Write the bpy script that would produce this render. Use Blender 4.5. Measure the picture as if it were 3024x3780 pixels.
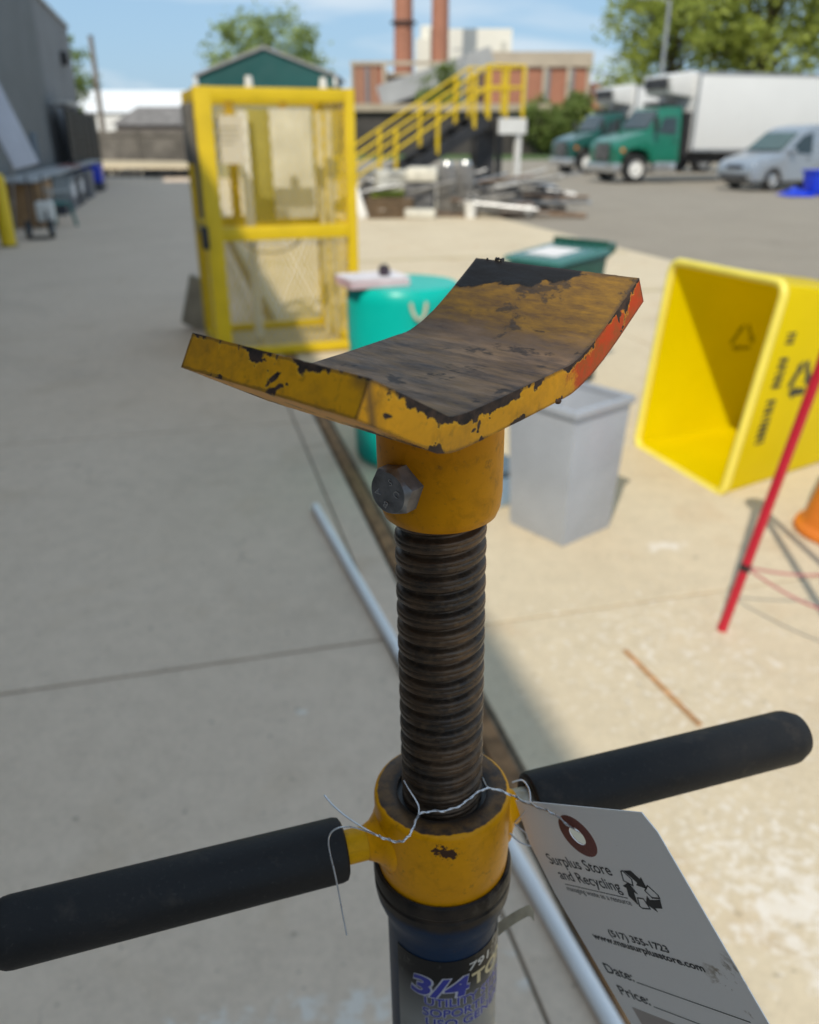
import bpy, bmesh, math, random
from mathutils import Vector, Matrix
random.seed(7)
R = math.radians
scn = bpy.context.scene
for o in list(bpy.data.objects):
    bpy.data.objects.remove(o)

# ------------------------------------------------------------------ camera
FPX, CX, CY, YH, CAMZ = 3030.0, 1512.0, 1890.0, 505.0, 1.6
PITCH = math.atan((CY - YH) / FPX)
cP, sP = math.cos(PITCH), math.sin(PITCH)
cam_d = bpy.data.cameras.new('camera'); cam = bpy.data.objects.new('camera', cam_d)
scn.collection.objects.link(cam); scn.camera = cam
cam.location = (0, 0, CAMZ); cam.rotation_euler = (math.pi / 2 - PITCH, 0, 0)
cam_d.sensor_fit = 'VERTICAL'; cam_d.sensor_height = 36.0
cam_d.lens = FPX / 3780.0 * 36.0
cam_d.clip_start = 0.02; cam_d.clip_end = 3000
cam_d.dof.use_dof = True; cam_d.dof.focus_distance = 0.29; cam_d.dof.aperture_fstop = 10.4
cam_d.dof.aperture_blades = 0

# ------------------------------------------------------------------ sky, sun, exposure
SUN_EL, SUN_SHADOW_AZ = R(46), R(18)         # shadows run 18 degrees right of straight ahead
world = bpy.data.worlds.new('World'); scn.world = world; world.use_nodes = True
wn = world.node_tree.nodes; wl = world.node_tree.links; wn.clear()
w_out = wn.new('ShaderNodeOutputWorld'); w_bg = wn.new('ShaderNodeBackground'); w_bg.inputs['Strength'].default_value = 0.15
sky = wn.new('ShaderNodeTexSky'); sky.sky_type = 'NISHITA'; sky.sun_disc = False
sky.sun_elevation = SUN_EL; sky.sun_rotation = math.pi + SUN_SHADOW_AZ
sky.air_density = 1.0; sky.dust_density = 1.2; sky.ozone_density = 1.6
tcw = wn.new('ShaderNodeTexCoord'); mpw = wn.new('ShaderNodeMapping'); mpw.inputs['Scale'].default_value = (1.3, 2.6, 7.0)
mpw.inputs['Rotation'].default_value = (0.1, 0.25, 0.5)
nzw = wn.new('ShaderNodeTexNoise'); nzw.inputs['Scale'].default_value = 1.7; nzw.inputs['Detail'].default_value = 7; nzw.inputs['Roughness'].default_value = 0.55
nzw.inputs['Distortion'].default_value = 0.5
rmw = wn.new('ShaderNodeMapRange'); rmw.inputs[1].default_value = 0.43; rmw.inputs[2].default_value = 0.64; rmw.inputs[3].default_value = 0.0; rmw.inputs[4].default_value = 0.85
hzw = wn.new('ShaderNodeMix'); hzw.data_type = 'RGBA'; hzw.inputs[0].default_value = 0.80; hzw.inputs[7].default_value = (1.68, 2.75, 3.9, 1)   # thin summer haze over the whole sky
mxw = wn.new('ShaderNodeMix'); mxw.data_type = 'RGBA'; mxw.inputs[7].default_value = (4.7, 5.0, 5.2, 1)
wl.new(tcw.outputs['Generated'], mpw.inputs[0]); wl.new(mpw.outputs[0], nzw.inputs['Vector']); wl.new(nzw.outputs[0], rmw.inputs[0])
wl.new(rmw.outputs[0], mxw.inputs[0]); wl.new(sky.outputs[0], hzw.inputs[6]); wl.new(hzw.outputs[2], mxw.inputs[6]); wl.new(mxw.outputs[2], w_bg.inputs[0]); wl.new(w_bg.outputs[0], w_out.inputs[0])
sun_d = bpy.data.lights.new('sun', 'SUN'); sun_d.energy = 2.9; sun_d.angle = R(0.53); sun_d.color = (1.0, 0.91, 0.76)
sun = bpy.data.objects.new('sun', sun_d); scn.collection.objects.link(sun)
to_sun = Vector((-math.sin(SUN_SHADOW_AZ) * math.cos(SUN_EL), -math.cos(SUN_SHADOW_AZ) * math.cos(SUN_EL), math.sin(SUN_EL)))
sun.rotation_euler = to_sun.to_track_quat('Z', 'Y').to_euler(); sun.location = (0, -20, 30)
scn.render.engine = 'CYCLES'
scn.render.resolution_x = 819; scn.render.resolution_y = 1024
vs = scn.view_settings; vs.view_transform = 'Standard'; vs.look = 'None'; vs.exposure = 0.3; vs.gamma = 1.0; vs.use_curve_mapping = False

# ------------------------------------------------------------------ helpers
COL = scn.collection
def at(u, v, D):                                # photo pixel + depth along the lens axis -> real point
    a, b = (u - CX) / FPX, (v - CY) / FPX
    return Vector((a * D, D * (cP - b * sP), CAMZ - D * (sP + b * cP)))
def atY(u, v, y):                               # photo pixel + world distance
    a, b = (u - CX) / FPX, (v - CY) / FPX
    t = y / (cP - b * sP)
    return Vector((a * t, y, CAMZ - t * (sP + b * cP)))
UX, UY = 0.968, 0.252                           # across the apron; (-UY, UX) runs along the building
APROT = math.atan2(UY, UX)
def AP(off, t, z=0.0):
    return Vector((off * UX - t * UY, off * UY + t * UX, z))

def tag(o, label=None, cat=None, group=None, kind=None):
    if label: o['label'] = label
    if cat: o['category'] = cat
    if group: o['group'] = group
    if kind: o['kind'] = kind
    return o
def thing(name, label, cat, loc=(0, 0, 0), rotz=0.0, group=None):
    o = bpy.data.objects.new(name, None); COL.objects.link(o)
    o.empty_display_size = 0.1
    o.location = loc; o.rotation_euler = (0, 0, rotz)
    return tag(o, label, cat, group)

class B:
    """collects shapes in one bmesh; obj() links them as ONE mesh object"""
    def __init__(s): s.bm = bmesh.new()
    def _x(s, vs, M):
        if M is not None:
            for v in vs: v.co = M @ v.co
    def box(s, c, size, M=None, rot=None):
        r = bmesh.ops.create_cube(s.bm, size=1.0)['verts']
        for v in r: v.co = Vector((v.co.x * size[0], v.co.y * size[1], v.co.z * size[2]))
        if rot is not None:
            for v in r: v.co = rot @ v.co
        for v in r: v.co += Vector(c)
        s._x(r, M); return s
    def bar(s, p0, p1, w, h, up=(0, 0, 1)):
        p0, p1 = Vector(p0), Vector(p1); d = p1 - p0; L = d.length; x = d.normalized()
        up = Vector(up)
        if abs(x.dot(up)) > 0.98: up = Vector((0, 1, 0))
        y = up.cross(x).normalized(); z = x.cross(y)
        Mx = Matrix((x, y, z)).transposed()
        return s.box((p0 + p1) / 2, (L, w, h), rot=Mx)
    def cyl(s, p0, p1, r0, r1=None, n=20, caps=True):
        if r1 is None: r1 = r0
        p0, p1 = Vector(p0), Vector(p1); d = (p1 - p0); q = d.to_track_quat('Z', 'Y').to_matrix()
        a = []; b = []
        for i in range(n):
            an = 2 * math.pi * i / n; e = Vector((math.cos(an), math.sin(an), 0))
            a.append(s.bm.verts.new(p0 + q @ (e * r0))); b.append(s.bm.verts.new(p1 + q @ (e * r1)))
        for i in range(n):
            j = (i + 1) % n; s.bm.faces.new((a[i], a[j], b[j], b[i]))
        if caps: s.bm.faces.new(list(reversed(a))); s.bm.faces.new(b)
        return s
    def lathe(s, prof, n=48, M=None, close=False):
        rings = []; vsn = []
        for (r, z) in prof:
            if r < 1e-7:
                v = s.bm.verts.new((0, 0, z)); rings.append([v]); vsn.append(v)
            else:
                rg = [s.bm.verts.new((r * math.cos(2 * math.pi * i / n), r * math.sin(2 * math.pi * i / n), z)) for i in range(n)]
                rings.append(rg); vsn += rg
        seq = list(zip(rings[:-1], rings[1:]))
        if close: seq.append((rings[-1], rings[0]))
        for a, b in seq:
            for i in range(n):
                j = (i + 1) % n
                if len(a) == 1 and len(b) > 1: s.bm.faces.new((a[0], b[j], b[i]))
                elif len(b) == 1 and len(a) > 1: s.bm.faces.new((a[i], a[j], b[0]))
                elif len(a) > 1: s.bm.faces.new((a[i], a[j], b[j], b[i]))
        s._x(vsn, M); return s
    def tube(s, pts, r, n=8, caps=True):
        pts = [Vector(p) for p in pts]; rings = []; up = None
        for i, p in enumerate(pts):
            d = (pts[min(i + 1, len(pts) - 1)] - pts[max(i - 1, 0)]).normalized()
            if up is None:
                up = Vector((0, 0, 1)) if abs(d.z) < 0.9 else Vector((1, 0, 0))
            x = up.cross(d).normalized(); y = d.cross(x); up = y
            rr = r[i] if isinstance(r, (list, tuple)) else r
            rings.append([s.bm.verts.new(p + x * (rr * math.cos(2 * math.pi * k / n)) + y * (rr * math.sin(2 * math.pi * k / n))) for k in range(n)])
        for a, b in zip(rings[:-1], rings[1:]):
            for i in range(n):
                j = (i + 1) % n; s.bm.faces.new((a[i], a[j], b[j], b[i]))
        if caps: s.bm.faces.new(list(reversed(rings[0]))); s.bm.faces.new(rings[-1])
        return s
    def prism(s, pts, vec):
        """flat polygon of 3D points extruded along vec"""
        vec = Vector(vec); a = [s.bm.verts.new(Vector(p)) for p in pts]; b = [s.bm.verts.new(Vector(p) + vec) for p in pts]
        n = len(a); s.bm.faces.new(list(reversed(a))); s.bm.faces.new(b)
        for i in range(n):
            j = (i + 1) % n; s.bm.faces.new((a[i], a[j], b[j], b[i]))
        return s
    def hexa(s, lo, hi):
        """frustum from four bottom and four top points"""
        a = [s.bm.verts.new(Vector(p)) for p in lo]; b = [s.bm.verts.new(Vector(p)) for p in hi]
        s.bm.faces.new(list(reversed(a))); s.bm.faces.new(b)
        for i in range(4):
            j = (i + 1) % 4; s.bm.faces.new((a[i], a[j], b[j], b[i]))
        return s
    def obj(s, name, m, parent=None, bevel=0.0, seg=2, smooth=True, ang=35):
        bm = s.bm
        bmesh.ops.recalc_face_normals(bm, faces=bm.faces[:])
        if bevel > 0:
            es = [e for e in bm.edges if len(e.link_faces) == 2 and e.calc_face_angle(0) > R(25)]
            bmesh.ops.bevel(bm, geom=es, offset=bevel, segments=seg, profile=0.6, affect='EDGES', clamp_overlap=True)
        me = bpy.data.meshes.new(name); bm.to_mesh(me); bm.free()
        o = bpy.data.objects.new(name, me); COL.objects.link(o)
        for mm in (m if isinstance(m, (list, tuple)) else [m]): me.materials.append(mm)
        if smooth:
            me.polygons.foreach_set('use_smooth', [True] * len(me.polygons)); me.set_sharp_from_angle(angle=R(ang))
        if parent is not None: o.parent = parent
        return o
def dup(root, loc=None, rotz=None, **kw):
    r = root.copy(); COL.objects.link(r)
    if loc is not None: r.location = loc
    if rotz is not None: r.rotation_euler = (0, 0, rotz)
    tag(r, **kw)
    for ch in list(root.children):
        c = ch.copy(); COL.objects.link(c); c.parent = r
        for g in list(ch.children):
            d = g.copy(); COL.objects.link(d); d.parent = c
    return r

# ------------------------------------------------------------------ materials
def newmat(name):
    m = bpy.data.materials.new(name); m.use_nodes = True
    nt = m.node_tree; b = nt.nodes['Principled BSDF']
    return m, nt.nodes, nt.links, b
def nd(N, t, **kw):
    n = N.new(t)
    for k, v in kw.items():
        if k.startswith('i_'): n.inputs[k[2:].replace('_', ' ')].default_value = v
        else: setattr(n, k, v)
    return n
def noise(N, L, coord, scale, detail=4, rough=0.55, dist=0.0, stretch=None):
    n = nd(N, 'ShaderNodeTexNoise'); n.inputs['Scale'].default_value = scale; n.inputs['Detail'].default_value = detail
    n.inputs['Roughness'].default_value = rough; n.inputs['Distortion'].default_value = dist
    if stretch:
        mp = nd(N, 'ShaderNodeMapping'); mp.inputs['Scale'].default_value = stretch; L.new(coord, mp.inputs[0]); coord = mp.outputs[0]
    L.new(coord, n.inputs['Vector']); return n.outputs[0]
def mrange(N, L, src, a, b, c=0.0, d=1.0, smooth=False):
    n = nd(N, 'ShaderNodeMapRange')
    if smooth: n.interpolation_type = 'SMOOTHSTEP'
    for i, v in enumerate((a, b, c, d)): n.inputs[i + 1].default_value = v
    L.new(src, n.inputs[0]); return n.outputs[0]
def mth(N, L, op, a, b=None, clamp=False):
    n = nd(N, 'ShaderNodeMath', operation=op); n.use_clamp = clamp
    for i, q in enumerate((a, b)):
        if q is None: continue
        if isinstance(q, (int, float)): n.inputs[i].default_value = q
        else: L.new(q, n.inputs[i])
    return n.outputs[0]
def mixc(N, L, f, a, b):
    n = nd(N, 'ShaderNodeMix', data_type='RGBA')
    for i, q in ((0, f), (6, a), (7, b)):
        if isinstance(q, (int, float)): n.inputs[i].default_value = q
        elif isinstance(q, (tuple, list)): n.inputs[i].default_value = (q[0], q[1], q[2], 1)
        else: L.new(q, n.inputs[i])
    return n.outputs[2]
def bump(N, L, b, h, strength, dist):
    n = nd(N, 'ShaderNodeBump'); n.inputs['Strength'].default_value = strength; n.inputs['Distance'].default_value = dist
    L.new(h, n.inputs['Height']); L.new(n.outputs[0], b.inputs['Normal'])
MATS = {}
def mat(name, col, rough=0.5, metal=0.0, var=0.12, scale=6.0, bmp=0.0, bdist=0.002, spec=0.5, col2=None, coat=0.0, trans=0.0):
    if name in MATS: return MATS[name]
    m, N, L, b = newmat(name)
    tc = nd(N, 'ShaderNodeTexCoord'); co = tc.outputs['Object']
    nz = noise(N, L, co, scale, 5)
    c2 = col2 or tuple(max(0, c * (1 - 2 * var)) for c in col)
    c1 = tuple(min(1, c * (1 + var)) for c in col)
    f = mrange(N, L, nz, 0.3, 0.7)
    L.new(mixc(N, L, f, c2, c1), b.inputs['Base Color'])
    b.inputs['Roughness'].default_value = rough; b.inputs['Metallic'].default_value = metal
    b.inputs['Specular IOR Level'].default_value = spec; b.inputs['Coat Weight'].default_value = coat
    L.new(mrange(N, L, noise(N, L, co, scale * 3, 3), 0.3, 0.7, max(0.02, rough - 0.08), min(1, rough + 0.08)), b.inputs['Roughness'])
    if trans: b.inputs['Transmission Weight'].default_value = trans
    if bmp: bump(N, L, b, noise(N, L, co, scale * 8, 4), bmp, bdist)
    MATS[name] = m; return m

def concrete(name, ca, cb, stain=(0.36, 0.22, 0.11), stain_amt=0.35, white=None):
    m, N, L, b = newmat(name)
    g = nd(N, 'ShaderNodeNewGeometry'); co = g.outputs['Position']
    n1 = noise(N, L, co, 0.9, 6, 0.6); n2 = noise(N, L, co, 11, 6, 0.65); n3 = noise(N, L, co, 190, 3, 0.6); n4 = noise(N, L, co, 2.3, 5, 0.62, 0.6)
    col = mixc(N, L, mrange(N, L, n1, 0.3, 0.7), ca, cb)
    col = mixc(N, L, mrange(N, L, n2, 0.38, 0.70, 0, 0.55), col, tuple(c * 0.74 for c in ca))
    n6 = noise(N, L, co, 48, 5, 0.7); col = mixc(N, L, mrange(N, L, n6, 0.36, 0.66, 0, 0.45), col, tuple(min(1, c * 1.16) for c in cb))
    n7 = noise(N, L, co, 0.42, 6, 0.62, 1.2); col = mixc(N, L, mrange(N, L, n7, 0.54, 0.70, 0, 0.30), col, tuple(c * 0.55 for c in ca))
    col = mixc(N, L, mrange(N, L, n3, 0.35, 0.7, 0, 0.35), col, tuple(min(1, c * 1.25) for c in cb))
    col = mixc(N, L, mrange(N, L, n4, 0.56, 0.75, 0, stain_amt), col, stain)
    vo = nd(N, 'ShaderNodeTexVoronoi', feature='DISTANCE_TO_EDGE'); vo.inputs['Scale'].default_value = 0.33
    wv = nd(N, 'ShaderNodeVectorMath', operation='ADD'); nv = nd(N, 'ShaderNodeTexNoise'); nv.inputs['Scale'].default_value = 2.2; nv.inputs['Detail'].default_value = 6; nv.inputs['Roughness'].default_value = 0.65
    L.new(co, nv.inputs['Vector']); sv = nd(N, 'ShaderNodeVectorMath', operation='SCALE'); sv.inputs['Scale'].default_value = 0.55; L.new(nv.outputs['Color'], sv.inputs[0]); L.new(co, wv.inputs[0]); L.new(sv.outputs[0], wv.inputs[1]); L.new(wv.outputs[0], vo.inputs['Vector'])
    crk = mth(N, L, 'MULTIPLY', mrange(N, L, vo.outputs['Distance'], 0.0, 0.0016, 0.55, 0.0), mrange(N, L, n1, 0.50, 0.56)); col = mixc(N, L, crk, col, tuple(c * 0.3 for c in ca))
    # small dark pits and pale crumbs
    n5 = noise(N, L, co, 33, 2, 0.5)
    col = mixc(N, L, mrange(N, L, n5, 0.68, 0.74, 0, 0.6), col, tuple(c * 0.45 for c in ca))
    if white:                                   # white paint drips; on the lot also bright highlights put into the colour
        for (wx, wy, rx, ry, thr, sc) in white:
            mp = nd(N, 'ShaderNodeMapping'); mp.vector_type = 'POINT'
            mp.inputs['Location'].default_value = (-wx / rx, -wy / ry, 0); mp.inputs['Scale'].default_value = (1 / rx, 1 / ry, 0)
            L.new(co, mp.inputs[0])
            ln = nd(N, 'ShaderNodeVectorMath', operation='LENGTH'); L.new(mp.outputs[0], ln.inputs[0])
            fall = mrange(N, L, ln.outputs[1], 0.2, 1.0, 0.22, 0.0)
            f = mrange(N, L, mth(N, L, 'ADD', noise(N, L, co, sc, 4, 0.62, 0.3), fall), thr, thr + 0.12, 0, 0.72)
            f = mth(N, L, 'MULTIPLY', f, mrange(N, L, fall, 0.0, 0.06))
            col = mixc(N, L, f, col, (0.76, 0.71, 0.64))
    L.new(col, b.inputs['Base Color']); b.inputs['Roughness'].default_value = 0.88; b.inputs['Specular IOR Level'].default_value = 0.3
    bump(N, L, b, mth(N, L, 'ADD', n3, n2), 0.25, 0.004)
    MATS[name] = m; return m

def edge_wear(N, L, radius):
    bv = nd(N, 'ShaderNodeBevel', samples=4); bv.inputs['Radius'].default_value = radius
    g = nd(N, 'ShaderNodeNewGeometry')
    d = nd(N, 'ShaderNodeVectorMath', operation='DOT_PRODUCT'); L.new(bv.outputs[0], d.inputs[0]); L.new(g.outputs['Normal'], d.inputs[1])
    return mth(N, L, 'SUBTRACT', 1.0, d.outputs['Value'], clamp=True)

YEL = (0.58, 0.29, 0.0)
def paint_worn(name, base=YEL, dirt=0.25, chip=0.5, scale=1.0, extra=None, edge_r=0.0022, rim_attr=None, rough=0.45, spec=0.15):
    m, N, L, b = newmat(name)
    tc = nd(N, 'ShaderNodeTexCoord'); co = tc.outputs['Object']
    ew = edge_wear(N, L, edge_r)
    n_big = noise(N, L, co, 55 * scale, 6, 0.68, 0.25); n_f = noise(N, L, co, 260 * scale, 5, 0.65); n_m = noise(N, L, co, 22 * scale, 5, 0.6)
    n_g = noise(N, L, co, 110 * scale, 5, 0.7, 0.5)
    col = mixc(N, L, mrange(N, L, n_m, 0.3, 0.7), tuple(c * 0.70 for c in base), base)
    col = mixc(N, L, mrange(N, L, n_g, 0.50, 0.70, 0, dirt), col, tuple(c * 0.45 for c in base))
    col = mixc(N, L, mrange(N, L, n_f, 0.58, 0.72, 0, dirt), col, (0.10, 0.06, 0.02))
    if extra: col = extra(N, L, co, col)
    nn = mth(N, L, 'ADD', mth(N, L, 'MULTIPLY', n_big, 1.15), mth(N, L, 'MULTIPLY', n_g, 0.45))          # around 0.8
    sep = mth(N, L, 'ADD', mth(N, L, 'MULTIPLY', ew, 2.0), nn)
    if rim_attr:                                  # bare metal creeping in from the rubbed upper rim
        at_ = nd(N, 'ShaderNodeAttribute'); at_.attribute_name = rim_attr
        rimw = mth(N, L, 'MULTIPLY', mrange(N, L, at_.outputs['Fac'], 0.0, 0.52, 0.45, 0.0), mrange(N, L, noise(N, L, co, 34, 4, 0.55), 0.36, 0.64, 0.42, 1.2))
        sep = mth(N, L, 'ADD', sep, rimw)
        low = mth(N, L, 'MULTIPLY', mrange(N, L, at_.outputs['Fac'], 0.72, 1.0, 0.0, 0.30), mrange(N, L, noise(N, L, co, 38, 3, 0.5), 0.45, 0.65, 0.0, 1.0))
        sep = mth(N, L, 'ADD', sep, low)
        sep = mth(N, L, 'ADD', sep, mrange(N, L, noise(N, L, co, 85, 3, 0.6, 0.6), 0.62, 0.68, 0.0, 0.5))
    t0 = 1.12 - 0.10 * chip
    ch = mrange(N, L, sep, t0, t0 + 0.025)
    met = mixc(N, L, mrange(N, L, n_f, 0.35, 0.65), (0.026, 0.021, 0.020), (0.085, 0.052, 0.038))
    rim = mrange(N, L, sep, t0 - 0.035, t0, 0, 0.45)
    col = mixc(N, L, rim, col, tuple(min(1, c * 1.2 + 0.02) for c in base)); col = mixc(N, L, ch, col, met)
    L.new(col, b.inputs['Base Color'])
    L.new(mrange(N, L, mth(N, L, 'ADD', ch, mth(N, L, 'MULTIPLY', n_g, 0.3)), 0.0, 1.3, rough - 0.05, 0.68), b.inputs['Roughness'])
    b.inputs['Specular IOR Level'].default_value = spec
    h = mth(N, L, 'SUBTRACT', mth(N, L, 'MULTIPLY', n_f, 0.3), ch); bump(N, L, b, h, 0.6, 0.0006)
    MATS[name] = m; return m

WHITE = mat('white_paint', (0.74, 0.74, 0.72), 0.45, var=0.05, scale=3)
YELLOW = mat('safety_yellow', (0.74, 0.52, 0.008), 0.4, var=0.06, scale=5)
BLACK = mat('black_rubber', (0.02, 0.02, 0.021), 0.65, var=0.2, scale=9)
DARK = mat('dark_steel', (0.05, 0.05, 0.055), 0.55, 0.3, var=0.3, scale=5)
STEEL = mat('galvanised_steel', (0.42, 0.43, 0.44), 0.42, 0.7, var=0.18, scale=7)
GLASS = mat('dark_glass', (0.03, 0.045, 0.05), 0.08, var=0.1, spec=0.8)
PAPER = mat('paper_white', (0.72, 0.71, 0.72), 0.8, var=0.04)
WOOD = mat('weathered_wood', (0.30, 0.19, 0.10), 0.8, var=0.25, scale=12, bmp=0.3)
CARD = mat('cardboard_brown', (0.36, 0.22, 0.11), 0.85, var=0.12, scale=4)
PRINT = mat('print_black', (0.012, 0.012, 0.014), 0.5, var=0.05)
BLUEPL = mat('blue_plastic', (0.008, 0.045, 0.62), 0.4, var=0.15, scale=5)

# ------------------------------------------------------------------ ground: sheet, apron, lot
CONC_SHADE = concrete('apron_concrete', (0.585, 0.462, 0.35), (0.675, 0.54, 0.42), (0.46, 0.33, 0.20), 0.30,
    white=[(-0.13, 1.06, 0.34, 0.10, 0.63, 22), (-0.40, 1.02, 0.16, 0.07, 0.58, 18), (0.30, 1.30, 0.22, 0.5, 0.70, 15), (-0.33, 2.03, 0.02, 0.016, 0.5, 20)])
CONC_SUN = concrete('lot_concrete', (0.52, 0.435, 0.305), (0.62, 0.53, 0.385), (0.44, 0.26, 0.11), 0.36,
    white=[(0.92, 1.30, 0.28, 0.25, 0.63, 17), (0.85, 1.45, 0.55, 0.55, 0.70, 38), (1.10, 3.15, 0.14, 0.09, 0.6, 12), (0.9, 2.3, 1.2, 1.2, 0.75, 30)])
ASPH = concrete('old_asphalt', (0.235, 0.205, 0.165), (0.30, 0.265, 0.215), (0.38, 0.32, 0.24), 0.4)
DIRT = mat('joint_dirt', (0.17, 0.14, 0.10), 0.95, var=0.25, scale=20)
g = B(); g.box((0, 600, -0.518), (2600, 2600, 1.0)); tag(g.obj('ground', ASPH, smooth=False), kind='structure')
apron = B(); apron.box((-1.43, 17.0, -0.0145), (4.26, 46, 0.002))
apron = apron.obj('apron', DIRT, smooth=False); apron.rotation_euler = (0, 0, APROT); tag(apron, kind='structure')
lot = B(); lot.box((3.70, 24.0, -0.0145), (5.93, 60, 0.002))
lot = lot.obj('pavement', DIRT, smooth=False); lot.rotation_euler = (0, 0, APROT); tag(lot, kind='structure')
def slab(parent, m, o0, o1, t0, t1, z=0.0, gap=0.006):
    b = B(); b.box(((o0 + o1) / 2, (t0 + t1) / 2, z - 0.0065), (o1 - o0 - 2 * gap, t1 - t0 - 2 * gap, 0.013))
    return b.obj('slab', m, parent, bevel=0.003, seg=1)
ts = [-3.0, -0.2, 2.375, 4.86, 7.8, 10.4, 13.1, 15.8, 18.5, 21.2, 23.9, 26.6, 29.3, 32.0, 34.7, 37.4, 40.0]
for a_, b_ in zip(ts[:-1], ts[1:]):
    slab(apron, CONC_SHADE, -3.55, 0.535, a_, b_)
ts2 = ts + [43, 46, 49, 52, 54]
for a_, b_ in zip(ts2[:-1], ts2[1:]):
    slab(lot, CONC_SUN, 0.755, 3.70, a_, b_); slab(lot, CONC_SUN, 3.70, 6.65, a_, b_)
# poured edge strip and the timber expansion board
for a_, b_ in zip(ts[:-1], ts[1:]):
    e = B(); e.box((0.600, (a_ + b_) / 2, -0.006), (0.127, b_ - a_ - 0.008, 0.014)); e.obj('edge_strip', concrete('strip_concrete', (0.59, 0.465, 0.355), (0.67, 0.54, 0.42)) if 'strip_concrete' not in MATS else MATS['strip_concrete'], apron, bevel=0.006)
RUSTY = mat('rusty_timber', (0.30, 0.165, 0.075), 0.85, var=0.3, scale=14, bmp=0.4)
for a_, b_ in ((-2.5, 1.4), (1.4, 5.0), (5.0, 8.6), (8.6, 12.2), (12.2, 15.8), (15.8, 19.4)):
    e = B(); e.box((0.708, (a_ + b_) / 2, -0.003), (0.058, b_ - a_ - 0.012, 0.022)); e.obj('expansion_board', RUSTY, lot, bevel=0.004)
# worn yellow bay lines and a rust streak
LINE = mat('worn_yellow_line', (0.50, 0.40, 0.16), 0.85, var=0.2, scale=9, col2=(0.42, 0.37, 0.28))
for (o0, o1, t) in ((1.3, 6.4, 8.6), (1.0, 6.5, 11.8)):
    e = B(); e.box(((o0 + o1) / 2, t, 0.0045), (o1 - o0, 0.09, 0.001)); e.obj('painted_line', LINE, lot, smooth=False)
e = B(); pa, pb = Vector((0.736, 2.359, 0.004)), Vector((0.868, 1.961, 0.004)); e.bar(pa, pb, 0.018, 0.001)
e.obj('rust_streak', mat('rust_orange', (0.48, 0.24, 0.09), 0.9, var=0.25, scale=30), lot, smooth=False).matrix_parent_inverse = Matrix.Rotation(-APROT, 4, 'Z')
grass = B(); grass.box((24, 82, -0.013), (70, 26, 0.03)); tag(grass.obj('verge', mat('grass_green', (0.075, 0.13, 0.03), 0.95, var=0.3, scale=1.5), smooth=False), kind='structure')

# ------------------------------------------------------------------ warehouse on the left
SIDING = mat('grey_siding', (0.20, 0.21, 0.215), 0.5, 0.2, var=0.08, scale=0.6)
SIDING2 = mat('pale_grey_siding', (0.27, 0.275, 0.285), 0.5, 0.2, var=0.08, scale=0.6)
wh = thing('warehouse_building', 'tall grey ribbed metal warehouse wall along the left edge', 'building', AP(-3.55, 0, 0), APROT)
def ribbed(t0, t1, h, depth=11):
    b = B(); pts = []; t = t0
    while t < t1 - 1e-6:
        for dt, off in ((0, 0), (0.19, 0), (0.21, 0.035), (0.27, 0.035), (0.29, 0)):
            if t + dt < t1: pts.append((off, t + dt, 0))
        t += 0.30
    pts += [(0, t1, 0), (-depth, t1, 0), (-depth, t0, 0)]
    return b.prism(pts, (0, 0, h))
ribbed(-16, 29.0, 8.3).obj('wall', SIDING, wh, smooth=False)  # upper part out of view, height chosen to throw the apron's shade
ribbed(29.05, 38.0, 5.35, 9).obj('wall', SIDING2, wh, smooth=False)
b = B(); b.box((0.03, 33.5, 5.39), (0.14, 9.1, 0.10)); b.obj('roof_trim', mat('trim_grey', (0.33, 0.34, 0.35), 0.5), wh)
b = B(); b.box((0.03, 6.5, 8.35), (0.14, 45, 0.10)); b.obj('roof_trim', MATS['trim_grey'], wh)
b = B(); b.box((0.14, 34.4, 4.15), (0.22, 0.34, 0.26)); b.hexa([(0.03, 34.2, 3.86), (0.2, 34.2, 3.86), (0.2, 34.6, 3.86), (0.03, 34.6, 3.86)], [(0.03, 34.22, 4.02), (0.3, 34.22, 4.02), (0.3, 34.58, 4.02), (0.03, 34.58, 4.02)])
b.obj('wall_lamp', DARK, wh, bevel=0.02)
b = B(); b.box((0.05, 24.8, 1.32), (0.04, 1.0, 0.75)); b.obj('wall_sign', mat('slate_blue_sign', (0.06, 0.11, 0.17), 0.5), wh, bevel=0.01)

# black screen fence against the far end of the wall
sf = thing('screen_fence', 'black slatted screen fence at the far end of the grey warehouse', 'fence', AP(-3.0, 28, 0), APROT)
for i in range(5):
    for k in range(9):
        b = B(); b.box((0, i * 2.05 + 0.12 + k * 0.222, 1.2), (0.03, 0.212, 2.3)); b.obj('slat', mat('black_slat', (0.012, 0.013, 0.016), 0.6), sf, bevel=0.006, seg=1)
for i in range(6):
    b = B(); b.box((0, i * 2.05, 1.22), (0.08, 0.08, 2.44)); b.obj('post', MATS['black_slat'], sf)
b = B(); b.box((-0.1, 1.6, 2.50), (0.5, 2.6, 0.10)); b.obj('capping', mat('pale_capping', (0.5, 0.5, 0.49), 0.6), sf, bevel=0.02)

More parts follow.
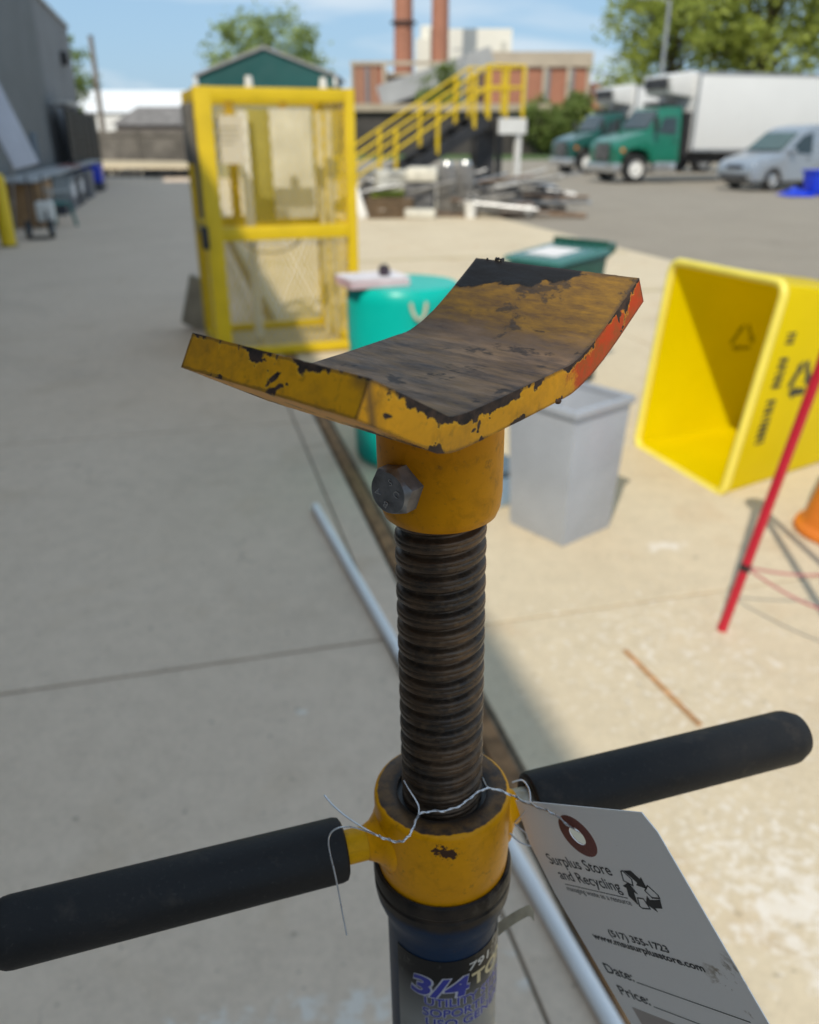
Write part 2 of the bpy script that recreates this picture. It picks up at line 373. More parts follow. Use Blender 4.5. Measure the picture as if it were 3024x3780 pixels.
# ------------------------------------------------------------------ folding tables and boxes by the wall
TOPM = mat('laminate_grey', (0.40, 0.41, 0.42), 0.45, var=0.08)
def table(t0, t1, label):
    tb = thing('folding_table', label, 'table', AP(-3.0, t0, 0), APROT, 'tables along the warehouse wall')
    b = B(); b.box((0, (t1 - t0) / 2, 0.84), (0.78, t1 - t0 - 0.03, 0.04)); b.obj('table_top', TOPM, tb, bevel=0.012)
    for sx in (-0.32, 0.32):
        for ty in (0.12, t1 - t0 - 0.12):
            b = B(); b.cyl((sx, ty, 0), (sx, ty, 0.82), 0.016, n=8); b.obj('leg', DARK, tb)
    return tb
table(17.6, 20.6, 'nearest pale-topped folding table by the grey wall, over a brown carton')
table(20.7, 24.7, 'second pale-topped folding table by the grey wall, over grey totes with white labels')
table(24.8, 29.2, 'third pale-topped folding table by the grey wall, red sheet on it')
table(29.3, 33.6, 'farthest pale-topped folding table, in front of the black screen fence')
def carton(name, off, t, sx, sy, sz, m, label, cat, lab=None, z=0.0):
    c = thing(name, label, cat, AP(off, t, z), APROT)
    b = B(); b.box((0, 0, sz / 2), (sx, sy, sz)); b.obj('body', m, c, bevel=0.012)
    b = B(); b.box((0, 0, sz + 0.005), (sx + 0.02, sy + 0.02, 0.03)); b.obj('lid', m, c, bevel=0.008)
    if lab:
        b = B(); b.box((sx / 2 + 0.004, 0, sz * 0.62), (0.004, sy * lab, sz * 0.42)); b.obj('paper_label', PAPER, c)
    return c
TOTE = mat('grey_tote', (0.115, 0.125, 0.15), 0.5); TOTE2 = mat('dark_grey_tote', (0.055, 0.062, 0.08), 0.5)
carton('cardboard_carton', -2.92, 18.9, 0.66, 1.7, 0.76, CARD, 'large brown cardboard carton under the nearest folding table', 'carton')
carton('storage_tote', -2.82, 21.3, 0.62, 0.9, 0.70, TOTE2, 'dark grey tote right behind the brown carton', 'tote')
carton('storage_tote', -2.80, 22.6, 0.62, 1.3, 0.70, TOTE, 'grey tote with the largest white paper label under the tables', 'tote', 0.62)
carton('storage_tote', -2.80, 24.6, 0.62, 1.5, 0.70, TOTE2, 'dark grey tote with the smaller white paper label under the tables', 'tote', 0.5)
carton('storage_tote', -2.78, 27.2, 0.62, 1.7, 0.68, TOTE, 'plain grey tote under the third folding table', 'tote')
carton('storage_tote', -2.72, 30.6, 0.60, 1.2, 0.50, BLUEPL, 'bright blue tote at the far end of the tables', 'tote', z=0.26)
carton('storage_tote', -2.72, 30.6, 0.64, 1.5, 0.22, TOTE2, 'low dark tote carrying the bright blue tote', 'tote')
b = B(); b.box((0, 0, 0.006), (0.5, 2.2, 0.012)); o = b.obj('plastic_sheet', mat('dull_red', (0.30, 0.09, 0.08), 0.5)); o.location = AP(-2.9, 26.4, 0.862); o.rotation_euler = (0, 0, APROT)
tag(o, 'dull red sheet lying on the third folding table', 'sheet')

# white leaning boards at the left edge
def leaning(name, p0, p1, w, th, up, m, label, cat):
    b = B(); b.bar(p0, p1, w, th, up); o = b.obj(name, m, bevel=min(th * 0.3, 0.02)); return tag(o, label, cat)
LILAC = mat('lilac_white_board', (0.56, 0.57, 0.64), 0.5, var=0.08, scale=1.5)
lb = thing('folded_table', 'white folded table leaning steeply at the left edge behind the bollard', 'table', (0, 0, 0))
p0, p1 = atY(-60, 300, 15.2), atY(100, 615, 14.9)
b = B(); b.bar(p0, p1, 0.42, 0.05, (0.45, -0.75, 0.4)); b.obj('table_top', LILAC, lb, bevel=0.02)
b = B(); b.bar(p0 + Vector((0.05, .1, 0.12)), p1 + Vector((0.06, .1, 0.13)), 0.04, 0.04); b.obj('rail', STEEL, lb)
p2 = atY(10, 600, 15.1); 
for dx in (0.0, 0.28):
    b = B(); b.cyl(p0.lerp(p1, 0.55) + Vector((-dx, 0.1, 0)), Vector((p2.x - dx - 0.1, 15.25, 0.0)), 0.018, n=8); b.obj('leg', STEEL, lb)

# plastic chair
CHAIRM = mat('grey_white_plastic', (0.42, 0.46, 0.48), 0.45, var=0.08); CHAIR_SHADE = mat('chair_shade_teal', (0.05, 0.20, 0.19), 0.45)  # teal shade of the white chair painted into seat and rear legs
ch = thing('plastic_chair', 'pale plastic garden chair with teal-shaded seat standing before the brown carton', 'chair', (-6.95, 17.0, 0), R(-28))
b = B(); b.box((0, 0, 0.43), (0.50, 0.48, 0.045)); b.obj('seat', CHAIR_SHADE, ch, bevel=0.018)
b = B()
for k in range(5): b.bar((-0.2 + k * 0.1, 0.22, 0.45), (-0.19 + k * 0.095, 0.34, 0.86), 0.075, 0.018, (0, 1, 0))
b.bar((-0.27, 0.345, 0.88), (0.27, 0.345, 0.88), 0.03, 0.09); b.obj('backrest', CHAIRM, ch, bevel=0.006)
for sx in (-1, 1):
    b = B(); b.box((sx * 0.27, -0.02, 0.66), (0.06, 0.5, 0.028)); b.bar((sx * 0.27, -0.25, 0.66), (sx * 0.27, -0.26, 0.42), 0.05, 0.03); b.obj('armrest', CHAIRM, ch, bevel=0.008)
    for sy in (-0.24, 0.22):
        b = B(); b.bar((sx * 0.23, sy, 0.42), (sx * 0.29, sy * 1.25, 0), 0.05, 0.04); b.obj('leg', CHAIRM if sy < 0 else CHAIR_SHADE, ch, bevel=0.006)

# bollard and cylinder trolley behind it
bo = thing('bollard', 'yellow steel bollard cut by the left edge of the frame', 'bollard', (-6.42, 13.75, 0))
b = B(); b.lathe([(0, 0.0), (0.115, 0.0), (0.115, 1.0), (0.105, 1.05), (0.06, 1.09), (0, 1.10)], 28); b.obj('pipe', YELLOW, bo)
b = B(); b.lathe([(0.115, 0.0), (0.15, 0.0), (0.15, 0.012), (0.115, 0.02)], 28, close=True); b.obj('base_plate', DARK, bo)
tr = thing('hand_trolley', 'dark hand trolley with pale wheels standing behind the yellow bollard', 'trolley', (-6.38, 14.9, 0), R(15))
for sx in (-0.18, 0.2):
    w = B(); M = Matrix.Translation((sx, 0, 0.15)) @ Matrix.Rotation(math.pi / 2, 4, 'Y')
    w.lathe([(0.09, -0.03), (0.145, -0.03), (0.155, 0), (0.145, 0.03), (0.09, 0.03)], 24, M, close=True); w = w.obj('wheel', BLACK, tr)
    h = B(); h.lathe([(0, -0.02), (0.09, -0.02), (0.09, 0.02), (0, 0.02)], 20, M); h.obj('hub', mat('pale_blue_hub', (0.35, 0.45, 0.55), 0.5), w)
for sx in (-0.13, 0.14):
    b = B(); b.cyl((sx, 0.05, 0.12), (sx * 0.9, 0.32, 1.0), 0.016, n=8); b.obj('upright', DARK, tr)
b = B(); b.box((0, -0.12, 0.03), (0.36, 0.26, 0.012)); b.obj('toe_plate', DARK, tr)
b = B(); b.box((0.0, 0.02, 0.42), (0.30, 0.22, 0.34)); o = b.obj('white_jug', WHITE, None, bevel=0.06); o.location = (-6.33, 15.15, 0.0); o.rotation_euler = (0, 0, R(15))
o.name = 'canister'; tag(o, 'white canister on the hand trolley behind the yellow bollard', 'canister')

# ------------------------------------------------------------------ far left: fence, pole, buildings
FENCE = mat('grey_brown_slat', (0.16, 0.145, 0.125), 0.85, var=0.25, scale=1.0)
fe = thing('slat_fence', 'weathered grey-brown slat fence across the far end of the yard', 'fence', (-22.0, 56, 0))
for i in range(4):
    x0 = i * 2.55
    for k in range(8):
        b = B(); b.box((x0 + 0.16 + k * 0.31, 0, 0.98 + 0.03 * ((k * 7 + i) % 3)), (0.295, 0.04, 1.86)); b.obj('slat', FENCE, fe)
    b = B(); b.box((x0, -0.04, 1.05), (0.14, 0.14, 2.1)); b.obj('post', FENCE, fe)
    b = B(); b.box((x0 + 1.27, -0.05, 1.72), (2.5, 0.05, 0.14)); b.obj('rail', FENCE, fe)
po = thing('utility_pole', 'bare wooden utility pole rising above the slat fence on the left', 'pole', (-21.0, 62, 0))
b = B(); b.cyl((0, 0, 0), (0.05, 0, 7.6), 0.19, 0.15, n=14); b.obj('shaft', mat('pole_wood', (0.20, 0.17, 0.14), 0.9, var=0.2, scale=3), po)
b = B(); b.cyl((0.05, 0, 7.6), (0.05, 0, 7.66), 0.17, 0.14, n=14); b.obj('cap', DARK, po)
wb = thing('long_white_building', 'long low white building on the horizon behind the utility pole', 'building', (-37, 98, 0))
b = B(); b.box((0, 0, 1.9), (34, 12, 3.8)); b.obj('wall', WHITE, wb)
b = B(); b.prism([(-17.2, -6.3, 3.82), (-17.2, 6.3, 3.82), (-17.2, 0, 6.1)], (34.4, 0, 0)); b.obj('roof', mat('white_roof', (0.78, 0.79, 0.80), 0.4, var=0.03), wb, smooth=False)
hs = thing('small_house', 'small brown-grey gabled house behind the slat fence', 'house', (-18.6, 70, 0))
b = B(); b.box((0, 0, 1.2), (6.5, 5, 2.4)); b.obj('wall', mat('house_grey', (0.22, 0.19, 0.17), 0.8), hs)
b = B(); b.prism([(-3.6, -2.8, 2.4), (-3.6, 2.8, 2.4), (-2.2, 0, 3.7)], (7.2, 0, 0)); b.obj('roof', mat('shingle_grey', (0.20, 0.19, 0.185), 0.85, var=0.2, scale=2), hs, smooth=False)
gv = B(); gv.hexa([(-20, 45, -0.03), (-9.5, 43, -0.03), (-9.5, 51, -0.03), (-20, 54, -0.03)], [(-19.5, 45.6, 0.35), (-10, 43.6, 0.3), (-10, 50.4, 0.3), (-19.5, 53.4, 0.35)])
tag(gv.obj('sand_bank', concrete('sand_tan', (0.42, 0.34, 0.22), (0.52, 0.43, 0.29)), smooth=False), kind='structure')
for i in range(4):
    r_ = thing('steel_rack', ['long dark steel rack lying on the far apron, the leftmost', 'dark steel rack lying second from the left on the far apron', 'dark steel rack lying third from the left on the far apron', 'dark steel rack lying nearest the yellow cage on the far apron'][i], 'rack', (-13.2 + i * 1.25, 38.3 + 0.25 * (i % 2), 0), R(8 - 5 * i), 'steel racks on the far apron')
    for k in range(4):
        b = B(); b.box((-0.5 + k * 0.33, 0, 0.16), (0.06, 0.9, 0.30)); b.obj('bar', DARK, r_)
    for sy in (-0.42, 0.42):
        b = B(); b.box((0, sy, 0.30), (1.15, 0.06, 0.06)); b.obj('rail', STEEL if i == 1 else DARK, r_)

# ------------------------------------------------------------------ green shed
GREEN = mat('shed_green', (0.012, 0.085, 0.085), 0.45, var=0.08, scale=0.7)
SY = 37.5
ap_, el_, er_ = atY(973, 170, SY), atY(722, 282, SY), atY(1233, 282, SY)
sh = thing('green_shed', 'dark green gabled shed standing behind the yellow cage', 'shed', (ap_.x, SY, 0))
hw_s = (er_.x - el_.x) / 2; ez = (el_.z + er_.z) / 2
b = B(); b.box((0, 2.2, (ez - 0.42) / 2), (2 * hw_s - 0.3, 4, ez - 0.42)); b.obj('wall', mat('shed_wall_dull', (0.17, 0.18, 0.12), 0.7, var=0.3, scale=1.2, col2=(0.30, 0.27, 0.19)), sh)
b = B(); b.prism([(-hw_s + 0.06, 0.02, ez - 0.40), (hw_s - 0.06, 0.02, ez - 0.40), (hw_s - 0.06, 0.02, ez), (0, 0.02, ap_.z - 0.1), (-hw_s + 0.06, 0.02, ez)], (0, 4.4, 0)); b.obj('gable', GREEN, sh, smooth=False)
for sx in (-1, 1):
    b = B(); b.prism([(sx * (hw_s + 0.12), -0.1, ez - 0.04), (sx * (hw_s + 0.12), -0.1, ez + 0.06), (0, -0.1, ap_.z + 0.02), (0, -0.1, ap_.z - 0.09)], (0, 4.7, 0)); b.obj('roof_slope', mat('roof_grey', (0.30, 0.31, 0.32), 0.5), sh, smooth=False)
    b = B(); b.box((sx * (hw_s + 0.02), -0.08, ez - 0.22), (0.14, 0.12, 0.34)); b.obj('downpipe_head', WHITE, sh, bevel=0.02)

# ------------------------------------------------------------------ power plant, 150 m away
BRICK = mat('brick_red', (0.37, 0.165, 0.105), 0.85, var=0.1, scale=0.25); STONE = mat('precast_tan', (0.42, 0.36, 0.28), 0.85, var=0.08, scale=0.3)
KV = 3024 / 1725.0
def vx(x, Y=150.0, y=200): return atY(x * KV, y * KV, Y).x
def vz(y, Y=150.0): return atY(1512, y * KV, Y).z
def block(parent, name, x0, x1, y0, y1, yy, depth, m, bev=0):
    Y0 = parent.location.y; X0, X1, Z1, Z0 = vx(x0, Y0), vx(x1, Y0), vz(y0, Y0), max(0.0, vz(y1, Y0)) if y1 > 290 else vz(y1, Y0)
    b = B(); b.box(((X0 + X1) / 2, yy + depth / 2, (Z0 + Z1) / 2), (X1 - X0, depth, Z1 - Z0)); return b.obj(name, m, parent, bevel=bev)
def flat(parent, name, x0, x1, y0, y1, yy, m): return block(parent, name, x0, x1, y0, y1, yy, 0.35, m)
pw = thing('power_plant', 'red brick power plant west block with tan pilasters on the skyline', 'building', (0, 150, 0))
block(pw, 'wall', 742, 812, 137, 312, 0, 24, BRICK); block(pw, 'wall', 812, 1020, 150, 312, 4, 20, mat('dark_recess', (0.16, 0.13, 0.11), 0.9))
flat(pw, 'parapet', 740, 1022, 129, 137, -0.4, STONE); flat(pw, 'pilaster', 806, 814, 137, 312, -0.5, STONE)
flat(pw, 'pilaster', 741, 747, 137, 312, -0.5, STONE)
for k in range(3): flat(pw, 'pilaster', 756 + k * 15, 760 + k * 15, 137, 312, -0.3, mat('brick_pale', (0.40, 0.26, 0.18), 0.85))
flat(pw, 'window_strip', 770, 778, 142, 300, -0.42, mat('window_grey', (0.20, 0.21, 0.22), 0.3))
flat(pw, 'lintel', 814, 1010, 150, 157, 3.5, STONE); flat(pw, 'lintel', 814, 905, 166, 171, 3.5, STONE)
pe = thing('power_plant_hall', 'red brick power plant east hall with a broad tan parapet', 'building', (0, 148, 0))
block(pe, 'wall', 1022, 1240, 140, 312, 0, 28, BRICK); block(pe, 'parapet', 1020, 1242, 109, 141, -0.5, 29, STONE)
for x0 in (1022, 1062, 1100, 1140, 1190, 1232): flat(pe, 'pilaster', x0, x0 + 8, 141, 312, -0.45, STONE)
for x0 in (1148, 1198): flat(pe, 'window_strip', x0, x0 + 8, 146, 300, -0.4, MATS['window_grey'])
b = B(); b.box((vx(1258, 148), 10, vz(172, 148) / 2), (3.4, 12, vz(172, 148))); b.obj('annex', BRICK, pe)
bh = thing('boiler_house', 'tall cream boiler house rising behind the brick hall', 'building', (0, 176, 0))
def blk2(name, x0, x1, y0, y1, m, d=16, yy=0): return block(bh, name, x0, x1, y0, y1, yy, d, m)
CREAM = mat('cream_cladding', (0.74, 0.73, 0.66), 0.5, var=0.04, scale=0.1)
blk2('wall', 905, 1073, 60, 300, CREAM); blk2('wall', 876, 912, 78, 300, CREAM, 12, 2); blk2('stair_tower', 886, 912, 46, 120, CREAM, 10, 5); blk2('door_panel', 1052, 1060, 88, 140, mat('cream_dark', (0.5, 0.5, 0.45), 0.6), 0.3, -0.3)
for i, (x0, x1) in enumerate(((832, 868), (910, 943))):
    ck = thing('smokestack', ['left red brick smokestack, the wider of the two', 'right red brick smokestack, the slimmer of the two'][i], 'smokestack', (vx((x0 + x1) / 2, 157, 90), 157, 0), 0, 'power plant smokestacks')
    r0 = (vx(x1, 157, 60) - vx(x0, 157, 60)) / 2 * 1.14
    b = B(); b.cyl((0, 0, 0), (0, 0, 52), r0 * 1.05, r0 * 0.8, n=24); b.obj('shaft', BRICK, ck)
    b = B(); b.lathe([(r0 * 0.8, 51.5), (r0 * 0.95, 51.5), (r0 * 0.95, 53), (r0 * 0.6, 53)], 24); b.obj('rim', STONE, ck)
    if i == 0:
        b = B(); b.lathe([(r0 * 0.9, 18.6), (r0 * 1.35, 18.6), (r0 * 1.35, 18.9), (r0 * 0.9, 18.9)], 24, close=True); b.obj('walkway', DARK, ck)
cv = thing('conveyor_gallery', 'grey inclined conveyor gallery climbing towards the brick plant', 'conveyor', (0, 125, 0))
def q3(x, y): p = atY(x * KV, y * KV, 125); p.y = 0; return p
b = B(); b.bar(q3(800, 205), q3(1035, 122), 4.0, 2.6, (0, 0, 1)); b.obj('gallery', mat('gallery_grey', (0.36, 0.37, 0.38), 0.6, var=0.1, scale=0.3), cv)
b = B(); b.bar(q3(812, 224), q3(960, 166), 3.2, 1.6); b.obj('truss', mat('soot_black', (0.03, 0.03, 0.032), 0.8), cv)
for x, y in ((835, 205), (905, 180), (972, 150)):
    b = B(); p = q3(x, y); b.box((p.x, 0, p.z / 2), (0.5, 0.6, p.z)); b.obj('trestle', STEEL, cv)
lw = thing('coal_hopper', 'long dark hopper building with a pale concrete band below the conveyor', 'building', (0, 92, 0))
b = B(); b.box((3.0, 0, 1.9), (22, 8, 3.9)); b.obj('wall', mat('hopper_dark', (0.055, 0.05, 0.048), 0.8, var=0.2, scale=0.5), lw)
b = B(); b.box((2.6, -0.3, 4.15), (22, 8.4, 0.65)); b.obj('roof_band', STONE, lw)

# ------------------------------------------------------------------ trees
BARK = mat('bark', (0.11, 0.085, 0.06), 0.9, var=0.25, scale=4)
def leafmat(name, c):
    m, N, L, b = newmat(name)
    g_ = nd(N, 'ShaderNodeNewGeometry'); nz = noise(N, L, g_.outputs['Position'], 1.3, 3)
    col = mixc(N, L, mrange(N, L, nz, 0.35, 0.65), tuple(x * 0.62 for x in c), tuple(x * 1.25 for x in c))
    L.new(col, b.inputs['Base Color']); b.inputs['Roughness'].default_value = 0.65
    tl = nd(N, 'ShaderNodeBsdfTranslucent'); L.new(col, tl.inputs[0]); mx = nd(N, 'ShaderNodeMixShader'); mx.inputs[0].default_value = 0.45
    L.new(b.outputs[0], mx.inputs[1]); L.new(tl.outputs[0], mx.inputs[2]); L.new(mx.outputs[0], N['Material Output'].inputs[0]); return m
LEAF_A = leafmat('leaf_spring_green', (0.37, 0.43, 0.085)); LEAF_B = leafmat('leaf_deep_green', (0.20, 0.27, 0.07)); LEAF_C = leafmat('leaf_grey_green', (0.32, 0.40, 0.12))
def tree(name, loc, h, rad, lm, label, cat='tree', group=None, nclump=70, nleaf=55, leaf=0.26, base=0.3, seed=1, spread=0.30):
    rnd = random.Random(seed); t = thing(name, label, cat, loc, 0, group)
    b = B(); b.tube([(0, 0, 0), (rad * 0.03, 0, h * 0.25), (-rad * 0.03, rad * 0.02, h * 0.55), (0, 0, h * 0.86)], [h * 0.022, h * 0.017, h * 0.011, h * 0.004], n=10)
    cl = []
    for i in range(nclump):
        while True:
            p = Vector((rnd.uniform(-1, 1), rnd.uniform(-1, 1), rnd.uniform(-1, 1)))
            if 0.25 < p.length < 1: break
        zz = base * h + (1 - base) * h * (p.z * 0.5 + 0.5); k = 1 - 0.35 * max(0, p.z) ** 2
        k *= 0.75 + 0.5 * rnd.random()
        c = Vector((p.x * rad * k, p.y * rad * k, zz)); cl.append(c)
        if i % 2 == 0:
            s_ = Vector((0, 0, max(h * 0.18, zz - rad * 0.5 * rnd.uniform(0.6, 1.3)))); b.tube([s_, s_.lerp(c, 0.55) + Vector((0, 0, 0.05 * h * 0.3)), c], [h * 0.006, h * 0.004, h * 0.0015], n=5)
    b.obj('trunk', BARK, t)
    vs_, fs = [], []
    for c in cl:
        cr = rad * spread * rnd.uniform(0.7, 1.25)
        for j in range(nleaf):
            q = Vector((rnd.gauss(0, 1), rnd.gauss(0, 1), rnd.gauss(0, 0.8))) * cr * 0.5 + c
            n = Vector((rnd.gauss(0, 1), rnd.gauss(0, 1), rnd.gauss(0, 1) + 0.6)).normalized(); x = n.orthogonal().normalized(); x = Matrix.Rotation(rnd.random() * 6.28, 3, n) @ x; y = n.cross(x)
            s_ = leaf * rnd.uniform(0.6, 1.2); i0 = len(vs_)
            vs_ += [q - x * s_, q - y * s_ * 0.45 + n * s_ * 0.1, q + x * s_, q + y * s_ * 0.45 + n * s_ * 0.1]; fs.append((i0, i0 + 1, i0 + 2, i0 + 3))
    me = bpy.data.meshes.new('crown'); me.from_pydata(vs_, [], fs); me.materials.append(lm); o = bpy.data.objects.new('crown', me); COL.objects.link(o); o.parent = t
    return t
tree('ash_tree', (-11.4, 76, 0), 11.0, 4.2, LEAF_C, 'feathery tree showing above the green shed roof', nclump=85, nleaf=80, leaf=0.25, seed=3, spread=0.26)
tree('ash_tree', (19.8, 70, 0), 15.2, 5.2, LEAF_A, 'leafy tree with a lamp post in front, left of the trees behind the white truck', nclump=115, nleaf=62, leaf=0.30, base=0.18, seed=5, spread=0.24)
tree('ash_tree', (27.3, 72, 0), 17.5, 5.6, LEAF_A, 'tallest leafy tree, middle of those behind the white truck box', nclump=125, nleaf=62, leaf=0.30, base=0.18, seed=6, spread=0.24)
tree('ash_tree', (35.2, 70, 0), 16.0, 5.6, LEAF_C, 'grey-green leafy tree at the right edge behind the silver van', nclump=115, nleaf=62, leaf=0.30, base=0.18, seed=8, spread=0.24)
tree('ash_tree', (-25.8, 70, 0), 8.8, 2.4, LEAF_B, 'thin dark tree peeking past the corner of the grey warehouse', nclump=30, nleaf=40, seed=9)
tree('shrub_tree', (12.9, 88, 0), 5.0, 2.6, LEAF_B, 'low dark green tree just right of the yellow stair landing', nclump=60, nleaf=60, base=0.05, seed=11)
tree('shrub_tree', (16.6, 90, 0), 5.6, 2.5, LEAF_B, 'round dark tree between the brick hall and the dark green truck', nclump=60, nleaf=60, base=0.05, seed=12)
tree('shrub_tree', (19.9, 84, 0), 6.3, 2.7, LEAF_A, 'bright green tree right behind the two trucks', nclump=60, nleaf=60, base=0.05, seed=13)
tree('shrub_tree', (4.2, 108, 0), 9.3, 2.9, LEAF_B, 'dark green tree in front of the conveyor gallery', nclump=60, nleaf=60, base=0.1, seed=14)
# lamp posts
def lamp_post(loc, h, arm, label):
    l = thing('lamp_post', label, 'lamp post', loc, 0, 'lamp posts behind the yard')
    b = B(); b.cyl((0, 0, 0), (0, 0, h), 0.16, 0.10, n=12); b.obj('pole', STEEL, l)
    b = B(); b.tube([(0, 0, h - 0.1), (-arm * 0.5, 0, h + 0.12), (-arm, 0, h + 0.15)], 0.05, n=8); b.obj('arm', STEEL, l)
    b = B(); b.box((-arm - 0.3, 0, h + 0.13), (0.7, 0.26, 0.14)); b.obj('lamp_head', STEEL, l, bevel=0.04)
lamp_post((15.75, 58, 0), 9.1, 1.3, 'tall steel lamp post rising behind the refrigeration unit of the truck')
lamp_post((16.9, 80, 0), 6.6, 0.9, 'slim lamp post in front of the brick hall, left of the trucks')
lamp_post((5.6, 96, 0), 9.6, 0.5, 'slim lamp post in front of the conveyor gallery')

# ------------------------------------------------------------------ vehicles
TGREEN = mat('truck_green', (0.006, 0.16, 0.10), 0.28, var=0.05, spec=0.6, coat=0.4); CHROME = mat('bumper_chrome', (0.62, 0.63, 0.64), 0.25, 0.8, var=0.06)
BOXW = mat('box_white', (0.70, 0.71, 0.71), 0.35, var=0.03, scale=0.4); LENS = mat('lamp_lens', (0.75, 0.78, 0.80), 0.1, 0.3, var=0.05, spec=0.9); AMBER = mat('amber_lens', (0.75, 0.22, 0.02), 0.25)
def wheel(parent, x, y, r, w, rim, n=28):
    M = Matrix.Translation((x, y, r)) @ Matrix.Rotation(math.pi / 2, 4, 'X')
    b = B(); b.lathe([(r * 0.6, -w / 2), (r * 0.94, -w / 2), (r, -w * 0.3), (r, w * 0.3), (r * 0.94, w / 2), (r * 0.6, w / 2)], n, M, close=True); t = b.obj('wheel', BLACK, parent)
    b = B(); b.lathe([(0, -w * 0.42), (r * 0.2, -w * 0.46), (r * 0.24, -w * 0.3), (r * 0.52, -w * 0.22), (r * 0.6, -w * 0.46), (r * 0.62, -w * 0.46), (r * 0.62, w * 0.46), (r * 0.24, w * 0.4), (0, w * 0.42)], n, M); b.obj('rim', rim, t)
    return t
def body(profile, hw):
    """side profile (x, z) extruded across the width; hw(z) is the half width"""
    b = B(); bm = b.bm
    l = [bm.verts.new((x, hw(z, x), z)) for x, z in profile]; r = [bm.verts.new((x, -hw(z, x), z)) for x, z in profile]
    bm.faces.new(l); bm.faces.new(list(reversed(r))); n = len(l)
    for i in range(n):
        j = (i + 1) % n; bm.faces.new((l[j], l[i], r[i], r[j]))
    return b
def side(pts, hw, s, th=0.012):
    b = B(); b.prism([(x, s * (hw(z, x) - 0.004), z) for x, z in pts], (0, s * th, 0)); return b
def box_truck(name, label, loc, rot, green, group):
    t = thing(name, label, 'truck', loc, rot, group)
    hw = lambda z, x: (1.12 if x < -0.2 else 1.06) - max(0, z - 1.6) * 0.10
    prof = [(0.80, 0.62), (0.84, 1.22), (0.70, 1.46), (0.35, 1.60), (-0.42, 1.80), (-0.92, 2.52), (-1.15, 2.62), (-1.80, 2.62), (-1.84, 0.70), (-0.62, 0.70), (-0.56, 0.95), (-0.35, 1.14), (0, 1.2), (0.35, 1.14), (0.56, 0.95), (0.62, 0.62)]
    cab = body(prof, hw).obj('cab', green, t, bevel=0.04)
    b = B(); b.prism([(-0.47, -0.92, 1.86), (-0.47, 0.92, 1.86), (-0.90, 0.86, 2.47), (-0.90, -0.86, 2.47)], (0.05, 0, 0.035)); b.obj('windshield', GLASS, t)
    for s in (-1, 1):
        d = side([(-0.72, 0.82), (-0.72, 1.86), (-1.0, 2.36), (-1.66, 2.36), (-1.66, 0.82)], hw, s, 0.014).obj('door', green, t, bevel=0.004, seg=1)
        side([(-0.80, 1.74), (-1.03, 2.26), (-1.58, 2.26), (-1.58, 1.70)], hw, s, 0.026).obj('side_window', GLASS, d)
        b = B(); b.box((-1.55, s * 1.12, 1.45), (0.14, 0.03, 0.04)); b.obj('handle', DARK, d)
        b = B(); b.box((0.74, s * 0.80, 1.14), (0.16, 0.34, 0.20)); b.obj('headlight', LENS, t, bevel=0.04)
        b = B(); b.box((0.60, s * 1.06, 1.14), (0.14, 0.05, 0.14)); b.obj('turn_signal', AMBER, t, bevel=0.02)
        b = B(); b.box((-0.52, s * 1.36, 2.05), (0.10, 0.22, 0.46)); b.bar((-0.62, s * 1.05, 2.2), (-0.52, s * 1.3, 2.2), 0.03, 0.03); b.obj('mirror', DARK, t, bevel=0.02)
        b = B(); b.box((-1.25, s * 1.0, 0.52), (0.95, 0.30, 0.40)); b.obj('step_tank', CHROME, t, bevel=0.06)
        wheel(t, 0.0, s * 0.98, 0.50, 0.30, WHITE); wheel(t, -6.4, s * 0.95, 0.50, 0.50, STEEL)
    b = B(); b.box((0.86, 0, 1.08), (0.07, 1.05, 0.62)); gr = b.obj('grille', DARK, t, bevel=0.02)
    for k in range(5):
        b = B(); b.box((0.905, 0, 0.86 + k * 0.11), (0.02, 0.98, 0.03)); b.obj('slat', CHROME, gr)
    b = B(); b.box((0.80, 0, 0.52), (0.30, 2.22, 0.34)); b.obj('bumper', CHROME, t, bevel=0.06)
    b = B(); b.box((-4.0, 0, 0.78), (9.0, 0.86, 0.22)); b.box((-4.2, 0, 0.95), (6.0, 1.1, 0.14)); b.obj('chassis', DARK, t)
    b = B(); b.box((-5.35, 0, 2.44), (6.3, 2.5, 2.68)); cb = b.obj('cargo_box', BOXW, t, bevel=0.02)
    for (zz) in (1.13, 3.75):
        for s in (-1, 1):
            b = B(); b.box((-5.35, s * 1.255, zz), (6.32, 0.03, 0.10)); b.obj('edge_rail', STEEL, cb)
    for s in (-1, 1):
        for xx in (-2.24, -8.46):
            b = B(); b.box((xx, s * 1.25, 2.44), (0.10, 0.05, 2.68)); b.obj('corner_post', STEEL, cb)
    b = B(); b.hexa([(-2.2, -1.0, 2.95), (-1.35, -0.9, 3.05), (-1.35, 0.9, 3.05), (-2.2, 1.0, 2.95)], [(-2.2, -1.05, 3.84), (-1.15, -0.95, 3.68), (-1.15, 0.95, 3.68), (-2.2, 1.05, 3.84)]); ru = b.obj('refrigeration_unit', BOXW, t, bevel=0.08)
    b = B(); b.box((-1.20, 0, 3.42), (0.06, 1.5, 0.36)); b.obj('vent', DARK, ru)
    b = B(); b.box((-2.10, 0.6, 1.7), (0.20, 1.0, 1.5)); b.obj('frame_rack', DARK, t)
    b = B(); b.box((-1.45, 0, 2.74), (0.5, 1.6, 0.16)); b.obj('roof_fairing', DARK, t, bevel=0.04)
    return t
HEAD = math.atan2(-0.30, -0.954)
box_truck('box_truck', 'green-cab box truck with white refrigerated body, parked beside the silver van', (8.25, 34.8, 0), HEAD, TGREEN, 'box trucks')
